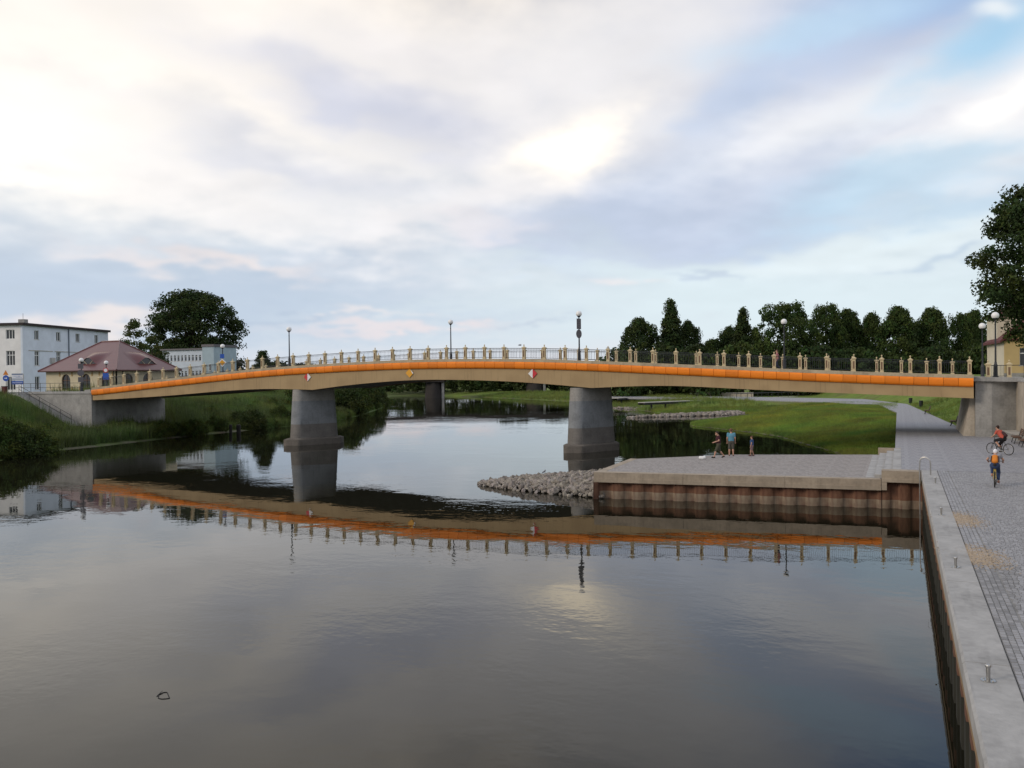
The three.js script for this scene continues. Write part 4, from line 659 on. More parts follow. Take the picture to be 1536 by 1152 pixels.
{ // park trees beyond the road, named by their outlines
  const G = [plantGeo(11, { h: 20, h0: 3, r: 7.4, clumps: 230, leaves: 76, cr: 1.8, leaf: 0.62, prof: PROF.round, trunk: 0.42, col: DARK }), plantGeo(12, { h: 20, h0: 2.5, r: 5.6, clumps: 230, leaves: 76, cr: 1.6, leaf: 0.6, prof: PROF.oval, trunk: 0.4, col: MID }), plantGeo(13, { h: 20, h0: 1.2, r: 3.4, clumps: 210, leaves: 70, cr: 1.2, leaf: 0.55, prof: PROF.poplar, trunk: 0.35, col: DARK, low: 1 }), plantGeo(14, { h: 20, h0: 3.5, r: 8, clumps: 210, leaves: 72, cr: 1.6, leaf: 0.6, prof: PROF.spread, trunk: 0.45, col: MID, shell: 0.5, low: 1 })];
  const list = [ // px, top py, half width px, distance, kind, words
    [960, 482, 32, 215, 0, 'broad rounded dark tree where the park trees begin'],
    [1007, 454, 20, 222, 2, 'tallest pointed poplar among the park trees'],
    [1033, 486, 22, 226, 0, 'short rounded tree tucked against the tallest poplar'],
    [1070, 512, 24, 235, 1, 'low bushy tree in the dip between the two pointed poplars'],
    [1094, 494, 24, 230, 0, 'mid-sized bushy tree leaning against the shorter poplar'],
    [1115, 466, 17, 220, 2, 'shorter pointed poplar before the bright gap in the park trees'],
    [1133, 495, 12, 226, 1, 'thin tree clinging to the shorter poplar beside the gap'],
    [1180, 459, 42, 205, 3, 'wide airy tree behind the far-side globe lamp'],
    [1240, 461, 27, 212, 3, 'tall loose-crowned tree next to the wide airy tree'],
    [1272, 469, 24, 216, 1, 'oval tree beside the loose-crowned park tree'],
    [1308, 474, 20, 214, 1, 'slim oval tree before the conical one'],
    [1347, 465, 28, 208, 1, 'broad conical tree in the middle of the park row'],
    [1374, 488, 18, 224, 0, 'small dark tree filling the row after the conical one'],
    [1398, 467, 26, 210, 1, 'dense egg-shaped tree before the pale sky gap'],
    [1440, 474, 24, 214, 3, 'ragged tree towards the yellow gabled house'],
    [1462, 470, 20, 218, 1, 'tall narrow tree by the last globe lamps'],
    [1490, 500, 24, 226, 0, 'low tree beside the yellow gabled house'],
  ];
  const R = rng(31);
  for (const [px, py, hw, D, k, label] of list) { const p = atD(px, 540, D), g0 = 2, top = atD(px, py, D).y - g0, base = [7.4, 5.6, 3.4, 8][k]; const s = hw * D / FOC / base * (k === 2 ? 1.05 : 1.08); tree('park_tree', G[k], label, 'tree', p.x, g0, p.z, R() * 6.28, [s, top / 20, s], 'park trees beyond the road'); }
  // undergrowth that closes the foot of the row
  const B = [plantGeo(21, { h: 6, h0: 0.4, r: 4.2, clumps: 60, leaves: 44, cr: 1.2, leaf: 0.55, prof: PROF.bush, col: DARK }), plantGeo(22, { h: 6, h0: 0.3, r: 4.6, clumps: 60, leaves: 44, cr: 1.1, leaf: 0.55, prof: PROF.bush, col: MID })];
  for (let i = 0; i < 26; i++) { const px = 905 + i * 22.5 + R() * 8, D = 196 + R() * 12, p = atD(px, 545, D), k = (px < 930 ? 0.75 : 1.15) + R() * 0.5; tree('park_bush', B[i % 2], 'dark leafy bush under the park trees', 'bush', p.x, 1.8, p.z, R() * 6, [k, k * 1.15, k], 'undergrowth of the park trees'); }
  // bushes and trees on the far banks, seen under the arches
  for (let i = 0; i < 20; i++) { const px = 548 + i * 17.5 + R() * 6, D = px < 600 ? 345 : 330 - (px - 600) * 0.16 + R() * 14, p = atD(px, 570, D), k = 0.8 + R() * 0.6; tree('far_bush', B[i % 2], 'bushy willow on the far river bank seen under the bridge', 'bush', p.x, 1.5, p.z, R() * 6, [k * 1.3, k, k * 1.3], 'willows on the far bank'); }
  for (let i = 0; i < 12; i++) { const px = 345 + i * 17 + R() * 8, D = 230 + R() * 60, p = atD(px, 560, D), k = 0.75 + R() * 0.5; tree('bank_bush', B[i % 2], 'low dark bush beyond the town side of the bridge', 'bush', p.x, 3.9, p.z, R() * 6, [k * 1.3, k, k * 1.3], 'bushes beyond the town bank'); }
  // trees at the town end
  const big = plantGeo(41, { h: 27, h0: 1.8, low: 1.1, r: 11.8, clumps: 460, leaves: 90, cr: 2.0, leaf: 0.62, prof: PROF.bigRound, trunk: 0.8, limbs: 26, col: DARK, shell: 0.42 });
  const pb = atD(290, 560, 238); tree('broad_tree', big, 'huge round dark tree towering behind the pale blue block', 'tree', pb.x, 4, pb.z, 2.1, [1.05, 0.985, 1.05]);
  const birch = plantGeo(42, { h: 14, h0: 2, r: 3.2, clumps: 60, leaves: 60, cr: 0.95, leaf: 0.42, prof: PROF.oval, trunk: 0.2, col: OLIVE });
  const p1 = atD(202, 540, 175); tree('birch_tree', birch, 'slender airy tree rising behind the maroon roof', 'tree', p1.x, 4.6, p1.z, 0.4, [1, 1.03, 1]);
  const p2 = atD(228, 540, 200); tree('birch_tree', birch, 'small pale tree between the maroon roof and the huge tree', 'tree', p2.x, 4.4, p2.z, 3.4, [1.2, 0.9, 1.2]);
  const p3 = atD(394, 545, 190); tree('small_tree', G[2], 'small pointed tree showing above the railing beyond the bridge', 'tree', p3.x, 4, p3.z, 1, [0.75, (atD(394, 528, 190).y - 4) / 20, 0.75]);
  for (const [px, D, k] of [[232, 205, 1.4], [250, 255, 2.1], [330, 250, 1.9], [215, 185, 1.0]]) { const p = atD(px, 550, D); tree('town_bush', B[0], 'dark bush at the foot of the huge tree', 'bush', p.x, 4, p.z, R() * 6, [k, k, k], 'bushes under the huge tree'); }
  // leafy tree over the promenade end
  const lime = plantGeo(43, { h: 21, h0: 4.2, r: 8.2, clumps: 460, leaves: 120, cr: 1.25, leaf: 0.36, prof: PROF.round, trunk: 0.45, limbs: 30, col: DARK, shell: 0.42 });
  const p4 = atD(1592, 520, 86); tree('lime_tree', lime, 'large leafy dark tree overhanging the yellow gabled house', 'tree', p4.x, 6, p4.z, 1.2, [0.95, 0.96, 0.95]);
}
{ // shrubs on the town bank
  const B = [plantGeo(51, { h: 2.6, h0: 0.1, r: 1.9, clumps: 55, leaves: 60, cr: 0.55, leaf: 0.24, prof: PROF.bush, col: [0.045, 0.075, 0.018], slim: 0.4 }), plantGeo(52, { h: 3, h0: 0.1, r: 2.1, clumps: 55, leaves: 60, cr: 0.6, leaf: 0.24, prof: PROF.bush, col: [0.06, 0.1, 0.02], slim: 0.4 }), plantGeo(53, { h: 1.6, h0: 0, r: 1.5, clumps: 40, leaves: 55, cr: 0.42, leaf: 0.2, prof: PROF.bush, col: [0.075, 0.12, 0.024], slim: 0.35 })], R = rng(61);
  const put = (k, x, z, s, label, group) => tree('bank_shrub', B[k], label, 'bush', x, landHeight(x, z) - 0.1, z, R() * 6.28, [s, s * (0.9 + R() * 0.25), s], group);
  for (let i = 0; i < 12; i++) put(i % 2, -72.6 - R() * 6, -45 - R() * 11, 0.72 + R() * 0.35, 'dense willow shrub overhanging the water below the white block', 'willow shrubs below the white block');
  for (let i = 0; i < 26; i++) { const z = -59 - R() * 66, e = z > -100 ? -76.8 + Math.min(0, z + 66) * 0.11 : -80.6 + (z + 100) * 0.21; put(i % 2, e - 1.6 - R() * 2.6, z, 0.34 + R() * 0.3, 'dark waterside shrub at the foot of the town bank', 'waterside shrubs of the town bank'); }
  for (let i = 0; i < 34; i++) put(2, -79.8 - R() * R() * 7, -57 - i * 0.8, 0.6 + R() * 0.55, 'low weedy shrub growing before the grey abutment', 'weeds before the abutment');
  for (let i = 0; i < 60; i++) { const z = -90 - R() * 116, e = z > -121 ? -80.3 + (z + 100) * 0.2 : -85 + (z + 121) * 0.5, d = 1.2 + R() * R() * 26; put(i % 3, e - d, z, (0.5 + R() * 0.6) * (z < -125 ? 2 : 1), 'green shrub on the river bank seen beneath the bank-side arch', 'shrubs on the bank under the bridge'); }
}
{ // grass and reeds
  const blade = (n, h, w, spread, seed) => { const R = rng(seed), pos = []; for (let i = 0; i < n; i++) { const a = R() * 6.28, x = (R() - 0.5) * spread, z = (R() - 0.5) * spread, H = h * (0.6 + R() * 0.6), lx = Math.cos(a) * w, lz = Math.sin(a) * w, bx = (R() - 0.5) * h * 0.7, bz = (R() - 0.5) * h * 0.7; pos.push(x - lx, -0.03, z - lz, x + lx, -0.03, z + lz, x + bx, H, z + bz); } const g = new THREE.BufferGeometry(); g.setAttribute('position', new THREE.Float32BufferAttribute(pos, 3)); g.computeVertexNormals(); return plain(g); };
  const field = (name, label, geo, color, n, pick, seed, s0, s1) => {
    const R = rng(seed), M4 = [], cs = []; const o = new THREE.Object3D(); let tries = 0;
    while (M4.length < n && tries++ < n * 6) { const q = pick(R); if (!q) continue; const [x, z] = q, y = landHeight(x, z); if (y < 0.06) continue; const s = s0 + R() * (s1 - s0), k = (0.6 + R() * 0.6) * (0.55 + 0.9 * fbm(x * 0.3 + 5, z * 0.3, 4, 710)), w = fbm(x * 0.25, z * 0.25, 3, 700); o.position.set(x, y, z); o.rotation.y = R() * 6.28; o.scale.set(s, s * (0.7 + R() * 0.6), s); o.updateMatrix(); M4.push(o.matrix.clone()); cs.push([k * (0.65 + w * 0.9), k, k * 0.9]); }
    const im = new THREE.InstancedMesh(geo, new THREE.MeshPhysicalMaterial({ color: C(...color), roughness: 0.8, transmission: 0.25, thickness: 0, side: THREE.DoubleSide }), M4.length), c = new THREE.Color();
    M4.forEach((m, i) => { im.setMatrixAt(i, m); im.setColorAt(i, c.setRGB(...cs[i])); }); im.name = name; im.userData.kind = 'stuff'; scene.add(tag(im, label, 'grass'));
  };
  const short = blade(9, 0.13, 0.012, 0.24, 3), tall = blade(9, 0.75, 0.018, 0.5, 4);
  field('lawn_grass', 'short green lawn grass between the inlet and the paved path', short, [0.16, 0.24, 0.026], 70000, (R) => { const z = -62 - R() * 95, x = -42 + R() * 42; return x > -0.35 || (z > -62.5) ? null : [x, z]; }, 5, 0.8, 1.7);
  field('bank_weeds', 'tall weeds and reeds covering the town river bank', tall, [0.1, 0.165, 0.024], 60000, (R) => { const z = -36 - R() * 150, e = z > -121 ? -76 + Math.min(0, z + 72) * 0.16 : -85 + (z + 121) * 0.5, d = R() * R() * 34; const x = e - d; if (z > -84.5 && z < -70.5 && x < -86) return null; if (z > -92 && z < -56 && distWater(x, z) < 1.5) return null; return [x, z]; }, 6, 0.55, 1.6);
  const rank = blade(14, 1.3, 0.03, 0.7, 9);
  field('rank_weeds', 'clumps of tall rank weeds and nettles near the town waterline', rank, [0.07, 0.115, 0.02], 9000, (R) => { const z = -44 - R() * 120, e = z > -121 ? -76 + Math.min(0, z + 72) * 0.16 : -85 + (z + 121) * 0.5, x = e - 1 - R() * R() * 22; if (z > -84.5 && z < -68 && x < -86) return null; if (distWater(x, z) < 1.2 || fbm(x * 0.22, z * 0.22, 3, 720) < 0.5) return null; return [x, z]; }, 16, 0.5, 1.3);
  field('slope_grass', 'rough grass on the slope beside the path beyond the abutment', tall, [0.13, 0.2, 0.026], 6000, (R) => { const z = -85 - R() * 60, x = pathEdge(z) + 0.4 + R() * 12; return [x, z]; }, 7, 0.25, 0.7);
  field('far_bank_grass', 'pale green grass along the far river edge', tall, [0.13, 0.2, 0.026], 9000, (R) => { const t = R(), z = -150 - t * 115, e = z > -184 ? -38 + (z + 150) * 0.65 : z > -218 ? -60 + (z + 184) * 0.62 : -81 + (z + 218) * 1.07; return [e + R() * 22, z]; }, 8, 0.5, 1.2);
}

// ---------------------------------------------------------------- rubble, groynes, boardwalk and other bank furniture
function stoneGeo(seed) { const R = rng(seed), g = new THREE.IcosahedronGeometry(1, 1), p = g.attributes.position, m = new Map(); for (let i = 0; i < p.count; i++) { const k = [p.getX(i), p.getY(i), p.getZ(i)].map((v) => v.toFixed(3)).join(); if (!m.has(k)) m.set(k, 0.72 + R() * 0.5); const f = m.get(k); p.setXYZ(i, p.getX(i) * f, p.getY(i) * f * 0.75, p.getZ(i) * f); } g.computeVertexNormals(); return plain(g); }
const stoneMat = mat([0.3, 0.27, 0.245], { map: rep(tStain, 2), roughness: 0.95 });
function rubble(name, label, seed, n, size, place) {
  const R = rng(seed), im = new THREE.InstancedMesh(stoneGeo(seed), stoneMat, n), o = new THREE.Object3D(), c = new THREE.Color();
  for (let i = 0; i < n; i++) { const [x, y, z] = place(R), s = size * (0.45 + R() * R() * 1.25); o.position.set(x, y, z); o.rotation.set(R() * 6, R() * 6, R() * 6); o.scale.set(s * (0.8 + R() * 0.5), s * (0.75 + R() * 0.4), s); o.updateMatrix(); im.setMatrixAt(i, o.matrix); const k = 0.65 + R() * 0.7; im.setColorAt(i, c.setRGB(k, k * (0.96 + R() * 0.05), k * (0.9 + R() * 0.1))); }
  im.name = name; im.userData.kind = 'stuff'; scene.add(tag(im, label, 'stones'));
}
const mound = (x0, z0, x1, z1, wid, hgt, tip) => (R) => { const t = Math.sqrt(R()), v = (R() + R() - 1), k = Math.pow(t, tip), dx = x1 - x0, dz = z1 - z0, l = Math.hypot(dx, dz), w = wid * k * v; return [x0 + dx * t - dz / l * w, hgt * k * (1 - v * v) * (0.9 + R() * 0.1) - 0.06, z0 + dz * t + dx / l * w]; };
rubble('rubble_spit', 'spit of broken pale stones at the end of the river platform', 81, 5600, 0.15, mound(-24.6, -49.2, -15.2, -49.6, 4.3, 1.12, 0.62));
rubble('stone_groyne', 'low groyne of pale stones by the lawn inlet beyond the bridge', 82, 1500, 0.24, mound(-39.8, -133.5, -25, -148.5, 2.6, 0.5, 0.5));
rubble('gravel_groyne', 'flat gravel groyne farther upstream beside the boardwalks', 83, 1400, 0.24, mound(-54.5, -172, -38, -166, 4.5, 0.45, 0.5));
{ // long low boardwalks across the grass
  const walk = (a, b, label, rail) => {
    const A = onY(...a), B = onY(...b), L = A.distanceTo(B), t = thing('boardwalk', label, 'boardwalk', [A.x, 0, A.z], Math.atan2(-(B.z - A.z), B.x - A.x)), y = A.y, n = Math.floor(L / 1.9);
    part(t, 'deck', span(0, L, y - 0.12, y, -0.9, 0.9), M.concretePale); part(t, 'beam', span(0, L, y - 0.5, y - 0.121, 0.55, 0.85), M.dark); part(t, 'beam', span(0, L, y - 0.5, y - 0.122, -0.85, -0.55), M.dark);
    for (let k = 1; k < n; k += 2) part(t, 'support', span(k * 1.9, k * 1.9 + 0.22, 0, y - 0.5, 0.5, 0.75), M.dark);
    if (rail) for (const z of [0.82, -0.82]) { const x0 = L * 0.56; part(t, 'handrail', rod(V3(x0, y + 1.0, z), V3(L, y + 1.0, z), 0.05), M.iron); for (let k = 0; k <= 6; k++) part(t, 'rail_post', rod(V3(x0 + (L - x0) * k / 6, y, z), V3(x0 + (L - x0) * k / 6, y + 1.0, z), 0.05), M.iron); }
  };
  walk([962, 603.5, 1.75], [1192, 594.5, 1.75], 'long low boardwalk with dark railing across the grass', true);
  walk([922, 597, 1.85], [1045, 589.6, 1.85], 'plain low boardwalk without railing on the far grass', false);
  for (const [px0, px1, py, label] of [[1328, 1357, 599.5, 'pale concrete block wall across the far path'], [1377, 1412, 599, 'pale low wall at the foot of the grass slope'], [1045, 1130, 594, 'grey sloping slab beside the boardwalk railing']]) { const a = onY(px0, py, 1.9), b = onY(px1, py, 1.9), L = a.distanceTo(b), t = thing('low_wall', label, 'wall', [a.x, 1.9, a.z], Math.atan2(-(b.z - a.z), b.x - a.x)); part(t, 'body', span(0, L, -0.3, 0.68, -0.3, 0.3), M.beigeWall); part(t, 'coping', span(-0.05, L + 0.05, 0.68, 0.78, -0.35, 0.35), M.concretePale); }
}
{ // mooring piles by the town bank, driftwood, float
  for (const [px, label] of [[346, 'thin dark timber pile standing in the shallows nearer the abutment'], [358, 'stouter dark timber pile standing in the shallows'] ]) { const p = onY(px, 650, 0), t = thing('timber_pile', label, 'pile', [p.x, 0, p.z]); part(t, 'shaft', uvm(new THREE.LatheGeometry([[0.2, -1], [0.19, 0.6], [0.2, 1.0], [0.16, 1.12], [0, 1.14]].map((q) => new THREE.Vector2(...q)), 9).scale(px > 350 ? 1.4 : 1, 1, px > 350 ? 1.4 : 1)), M.oldStone); part(t, 'band', cyl(px > 350 ? 0.285 : 0.205, px > 350 ? 0.285 : 0.205, 0.07, 0, 0.75, 0, 12), M.iron); }
  const p = onY(247, 1042, 0), t = thing('floating_twig', 'thin bent twig looped on the water surface', 'twig', [p.x, 0.006, p.z], YAW);
  const c = [[-0.18, 0.08], [-0.13, -0.07], [-0.02, -0.1], [0.12, 0.02], [0.24, 0.14], [0.27, 0.17], [0.2, 0.19], [0.06, 0.2], [-0.08, 0.15], [-0.15, 0.03]].map(([x, z]) => V3(x * 0.72, 0, z * 1.3));
  part(t, 'loop', plain(new THREE.TubeGeometry(new THREE.CatmullRomCurve3(c, true), 60, 0.0085, 6, true)), M.dark); part(t, 'stub', rod(V3(-0.13, 0, 0.04), V3(-0.1, 0.03, -0.14), 0.009, 0.004), M.dark);
}
{ // benches and bins
  const b = thing('park_bench', 'brown slatted bench against the retaining wall, nearer the abutment corner', 'bench', [0, 0, 0], 0, 'benches');
  for (let k = 0; k < 5; k++) part(b, 'seat_slat', span(-0.95, 0.95, 0.42, 0.455, -0.2 + k * 0.1, -0.12 + k * 0.1), M.wood);
  for (let k = 0; k < 4; k++) part(b, 'back_slat', plain(span(-0.95, 0.95, 0, 0.085, -0.018, 0.018).rotateX(rad(-14)).translate(0, 0.53 + k * 0.11, -0.26 - k * 0.028)), M.wood);
  for (const x of [-0.75, 0.75]) part(b, 'leg_frame', merge([rod(V3(x, 0, 0.25), V3(x, 0.42, 0.12), 0.028), rod(V3(x, 0, -0.4), V3(x, 0.42, -0.1), 0.028), rod(V3(x, 0.42, -0.2), V3(x, 0.95, -0.36), 0.026), rod(V3(x, 0.405, -0.22), V3(x, 0.405, 0.28), 0.026)]), M.iron);
  b.position.set(7.2, HQ, -67.3); b.rotation.y = -PI / 2;
  copy(b, [7.3, HQ, -64.3], -PI / 2, 'brown slatted bench against the retaining wall, farther from the abutment');
  const q = onY(1436, 640, 1.9); copy(b, [q.x - 0.2, HQ, q.z - 1.5], -PI / 2 - 0.1, 'dark bench at the foot of the grass slope just past the bridge');
  const q2 = onY(1395, 621, 1.9); copy(b, [q2.x - 0.3, HQ, q2.z], -PI / 2, 'dark bench half way along the sloping path edge');
  const q3 = onY(1312, 596.5, 1.9); copy(b, [q3.x, HQ, q3.z], 0.2, 'small far bench before the pale concrete block wall');
  const bin = thing('litter_bin', 'dark round litter bin beside the bench just past the bridge', 'bin', [q.x + 0.2, HQ, q.z + 0.6], 0, 'litter bins');
  part(bin, 'drum', uvm(new THREE.LatheGeometry([[0, 0.12], [0.24, 0.12], [0.27, 0.9], [0.29, 0.93], [0.24, 0.93], [0.22, 0.3]].map((p) => new THREE.Vector2(...p)), 18)), M.iron); part(bin, 'stand', merge([cyl(0.04, 0.04, 0.14, 0, 0, 0, 8), cyl(0.22, 0.22, 0.02, 0, 0, 0, 16)]), M.iron);
  const q4 = onY(1384, 611, 1.9); copy(bin, [q4.x - 0.2, HQ, q4.z], 0, 'dark round litter bin farther up the path edge'); const q5 = onY(1367, 606, 1.9); copy(bin, [q5.x - 0.1, HQ, q5.z], 0, 'farthest small litter bin near the pale low wall');
  const ledge = thing('stone_ledge', 'low pale stone ledge before the abutment corner', 'ledge', [0, HQ, 0]); part(ledge, 'block', poly([[6.9, -73.4], [7.85, -73.9], [7.88, -69], [7.4, -69]], 0, 0.42), M.concrete); part(ledge, 'top_slab', poly([[6.85, -73.38], [7.86, -73.92], [7.89, -68.95], [7.35, -68.95]], 0.422, 0.5), M.concretePale);
}

// ---------------------------------------------------------------- people: joints and tapered bones, meshed as one surface
function surface(bones, cell, k, min, max) {
  const nx = Math.ceil((max.x - min.x) / cell) + 1, ny = Math.ceil((max.y - min.y) / cell) + 1, nz = Math.ceil((max.z - min.z) / cell) + 1, f = new Float32Array(nx * ny * nz);
  const B = bones.map(([a, b, ra, rb, sx = 1]) => ({ a, d: b.clone().sub(a), l: Math.max(1e-8, b.distanceToSquared(a)), ra, rb, sx }));
  let i = 0;
  for (let z = 0; z < nz; z++) for (let y = 0; y < ny; y++) for (let x = 0; x < nx; x++, i++) {
    const X = min.x + x * cell, Y = min.y + y * cell, Z = min.z + z * cell; let m = 1e9;
    for (const b of B) { const px = X - b.a.x, py = Y - b.a.y, pz = Z - b.a.z, t = Math.min(1, Math.max(0, (px * b.d.x + py * b.d.y + pz * b.d.z) / b.l)), ex = (px - b.d.x * t) / b.sx, ey = py - b.d.y * t, ez = pz - b.d.z * t, d = Math.sqrt(ex * ex + ey * ey + ez * ez) - (b.ra + (b.rb - b.ra) * t); const h = Math.max(k - Math.abs(m - d), 0) / k; m = Math.min(m, d) - h * h * k * 0.25; }
    f[i] = m;
  }
  const id = new Int32Array(nx * ny * nz).fill(-1), pos = [], idx = [], at = (x, y, z) => (z * ny + y) * nx + x;
  for (let z = 0; z < nz - 1; z++) for (let y = 0; y < ny - 1; y++) for (let x = 0; x < nx - 1; x++) {
    let n = 0, sx = 0, sy = 0, sz = 0; const c = [];
    for (let q = 0; q < 8; q++) c.push(f[at(x + (q & 1), y + ((q >> 1) & 1), z + (q >> 2))]);
    for (const [p, q] of [[0, 1], [2, 3], [4, 5], [6, 7], [0, 2], [1, 3], [4, 6], [5, 7], [0, 4], [1, 5], [2, 6], [3, 7]]) if ((c[p] < 0) !== (c[q] < 0)) { const t = c[p] / (c[p] - c[q]); n++; sx += (p & 1) + ((q & 1) - (p & 1)) * t; sy += ((p >> 1) & 1) + (((q >> 1) & 1) - ((p >> 1) & 1)) * t; sz += (p >> 2) + ((q >> 2) - (p >> 2)) * t; }
    if (n) { id[at(x, y, z)] = pos.length / 3; pos.push(min.x + (x + sx / n) * cell, min.y + (y + sy / n) * cell, min.z + (z + sz / n) * cell); }
  }
  const quad = (a, b, c, d, flip) => { if (a < 0 || b < 0 || c < 0 || d < 0) return; if (flip) idx.push(a, c, b, a, d, c); else idx.push(a, b, c, a, c, d); };
  for (let z = 1; z < nz - 1; z++) for (let y = 1; y < ny - 1; y++) for (let x = 1; x < nx - 1; x++) {
    const v = f[at(x, y, z)] < 0;
    if (v !== f[at(x + 1, y, z)] < 0) quad(id[at(x, y - 1, z - 1)], id[at(x, y, z - 1)], id[at(x, y, z)], id[at(x, y - 1, z)], !v);
    if (v !== f[at(x, y + 1, z)] < 0) quad(id[at(x - 1, y, z - 1)], id[at(x - 1, y, z)], id[at(x, y, z)], id[at(x, y, z - 1)], !v);
    if (v !== f[at(x, y, z + 1)] < 0) quad(id[at(x - 1, y - 1, z)], id[at(x, y - 1, z)], id[at(x, y, z)], id[at(x - 1, y, z)], !v);
  }
  const g = new THREE.BufferGeometry(); g.setAttribute('position', new THREE.Float32BufferAttribute(pos, 3)); g.setIndex(idx); g.computeVertexNormals(); return g;
}
function meshBones(bones, cell, k) { const min = V3(1e9, 1e9, 1e9), max = V3(-1e9, -1e9, -1e9); for (const [a, b, ra, rb, s = 1] of bones) for (const p of [a, b]) { const r = Math.max(ra, rb) * Math.max(1, s) + cell * 3; min.min(p.clone().subScalar(r)); max.max(p.clone().addScalar(r)); } return plain(surface(bones, cell, k, min, max)); }
const SKIN = mat([0.45, 0.25, 0.17], { roughness: 0.6 });
// pose: joints in metres for a 1.75 m figure facing +z; the left side is +x
function person(label, pos, turn, h, J, wear, extra) {
  const s = h / 1.75, P = Object.fromEntries(Object.entries(J).map(([k, v]) => [k, V3(...v).multiplyScalar(s)])), r = (v) => v * s, t = thing('person', label, 'person', pos, turn);
  const body = [[P.hip, P.chest, r(0.13), r(0.14), 1.2], [P.chest, P.neck, r(0.14), r(0.06), 1.15], [P.neck, P.head, r(0.055), r(0.055)], [P.head, P.head.clone().add(V3(0, r(0.05), 0)), r(0.085), r(0.09), 0.92]];
  const fw = P.face ? P.face.clone().multiplyScalar(1 / s).normalize() : V3(0, 0, 1), side = V3(0, 1, 0).cross(fw).normalize();
  body.push([P.head.clone().addScaledVector(fw, r(0.05)).add(V3(0, r(-0.05), 0)), P.head.clone().addScaledVector(fw, r(0.045)).add(V3(0, r(-0.06), 0)), r(0.045), r(0.04)], [P.head.clone().addScaledVector(fw, r(0.085)), P.head.clone().addScaledVector(fw, r(0.105)).add(V3(0, r(-0.025), 0)), r(0.012), r(0.017)]);
  for (const e of [-1, 1]) body.push([P.head.clone().addScaledVector(side, e * r(0.08)), P.head.clone().addScaledVector(side, e * r(0.088)).add(V3(0, r(0.02), 0)), r(0.018), r(0.02)]);
  const shirt = [[P.hip.clone().lerp(P.chest, 0.05), P.chest, r(0.148), r(0.158), 1.22], [P.chest, P.neck.clone().lerp(P.chest, 0.25), r(0.155), r(0.075), 1.2]], legs = [[P.hip.clone().add(V3(0, r(0.02), 0)), P.hip.clone().add(V3(0, r(-0.06), 0)), r(0.142), r(0.14), 1.2]], shoes = [], fingers = [];
  for (const q of ['L', 'R']) {
    const S = P['sh' + q], E = P['el' + q], Wr = P['wr' + q], H = P['hp' + q], K = P['kn' + q], A = P['an' + q], T = P['toe' + q];
    body.push([P.chest.clone().lerp(S, 0.6), S, r(0.08), r(0.062)], [S, E, r(0.052), r(0.042)], [E, Wr, r(0.042), r(0.028)], [P.hip, H, r(0.12), r(0.1)], [H, K, r(0.088), r(0.058)], [K, K.clone().lerp(A, 0.35), r(0.056), r(0.058)], [K.clone().lerp(A, 0.35), A, r(0.058), r(0.036)], [A, T, r(0.04), r(0.03)]);
    const sl = wear.sleeve ?? 0.55; shirt.push([P.chest.clone().lerp(S, 0.6), S, r(0.092), r(0.076)], [S, S.clone().lerp(E, Math.min(1, sl)), r(0.07), r(0.062)]); if (sl > 1) shirt.push([E, E.clone().lerp(Wr, sl - 1), r(0.056), r(0.042)]);
    const ln = wear.leg ?? 0.9; legs.push([P.hip, H, r(0.135), r(0.115)], [H, H.clone().lerp(K, Math.min(1, ln)), r(0.105), r(0.082)]); if (ln > 1) legs.push([K, K.clone().lerp(A, ln - 1), r(0.08), r(0.055)]);
    shoes.push([A.clone().add(V3(0, r(-0.03), 0)), T, r(0.052), r(0.042)], [A.clone().add(V3(0, r(-0.035), 0)), A.clone().add(A.clone().sub(T).setY(0).multiplyScalar(0.25)).add(V3(0, r(-0.035), 0)), r(0.045), r(0.04)]);
    // hand: palm, four unequal bent fingers and a thumb from the side of the palm
    const d = Wr.clone().sub(E).normalize(), a = V3(0, 0, 1).cross(d).lengthSq() > 0.05 ? V3(0, 0, 1).cross(d).normalize() : V3(1, 0, 0), n = d.clone().cross(a), pm = Wr.clone().addScaledVector(d, r(0.075));
    fingers.push([Wr, pm, r(0.024), r(0.03)]);
    [[-0.028, 0.066], [-0.01, 0.076], [0.009, 0.07], [0.027, 0.054]].forEach(([o, l]) => { const b = pm.clone().addScaledVector(a, r(o)).addScaledVector(d, r(0.012)), m = b.clone().addScaledVector(d, r(l * 0.55)).addScaledVector(n, r(0.012)), e = m.clone().addScaledVector(d, r(l * 0.3)).addScaledVector(n, r(0.03)); fingers.push([b, m, r(0.0095), r(0.009)], [m, e, r(0.009), r(0.0075)]); });
    const tb = Wr.clone().addScaledVector(d, r(0.025)).addScaledVector(a, r(-0.022)); fingers.push([tb, tb.clone().addScaledVector(a, r(-0.028)).addScaledVector(d, r(0.03)), r(0.011), r(0.01)], [tb.clone().addScaledVector(a, r(-0.028)).addScaledVector(d, r(0.03)), tb.clone().addScaledVector(a, r(-0.03)).addScaledVector(d, r(0.055)).addScaledVector(n, r(0.012)), r(0.01), r(0.008)]);
  }
  const half = fingers.length / 2;
  part(t, 'body', mergeGeometries([meshBones(body, r(0.02), r(0.035)), meshBones(fingers.slice(0, half), r(0.0055), r(0.006)), meshBones(fingers.slice(half), r(0.0055), r(0.006))]), SKIN);
  part(t, 'shirt', meshBones(shirt, r(0.02), r(0.03)), mat(wear.shirt, { roughness: 0.9, map: rep(tStain, 2) })); part(t, 'trousers', meshBones(legs, r(0.02), r(0.03)), mat(wear.legs, { roughness: 0.9, map: rep(tStain, 2) })); part(t, 'shoes', meshBones(shoes, r(0.016), r(0.02)), mat(wear.shoes ?? [0.03, 0.028, 0.026]));
  const up = V3(0, 1, 0), hc = P.head.clone().addScaledVector(up, r(0.045)).addScaledVector(fw, r(-0.018));
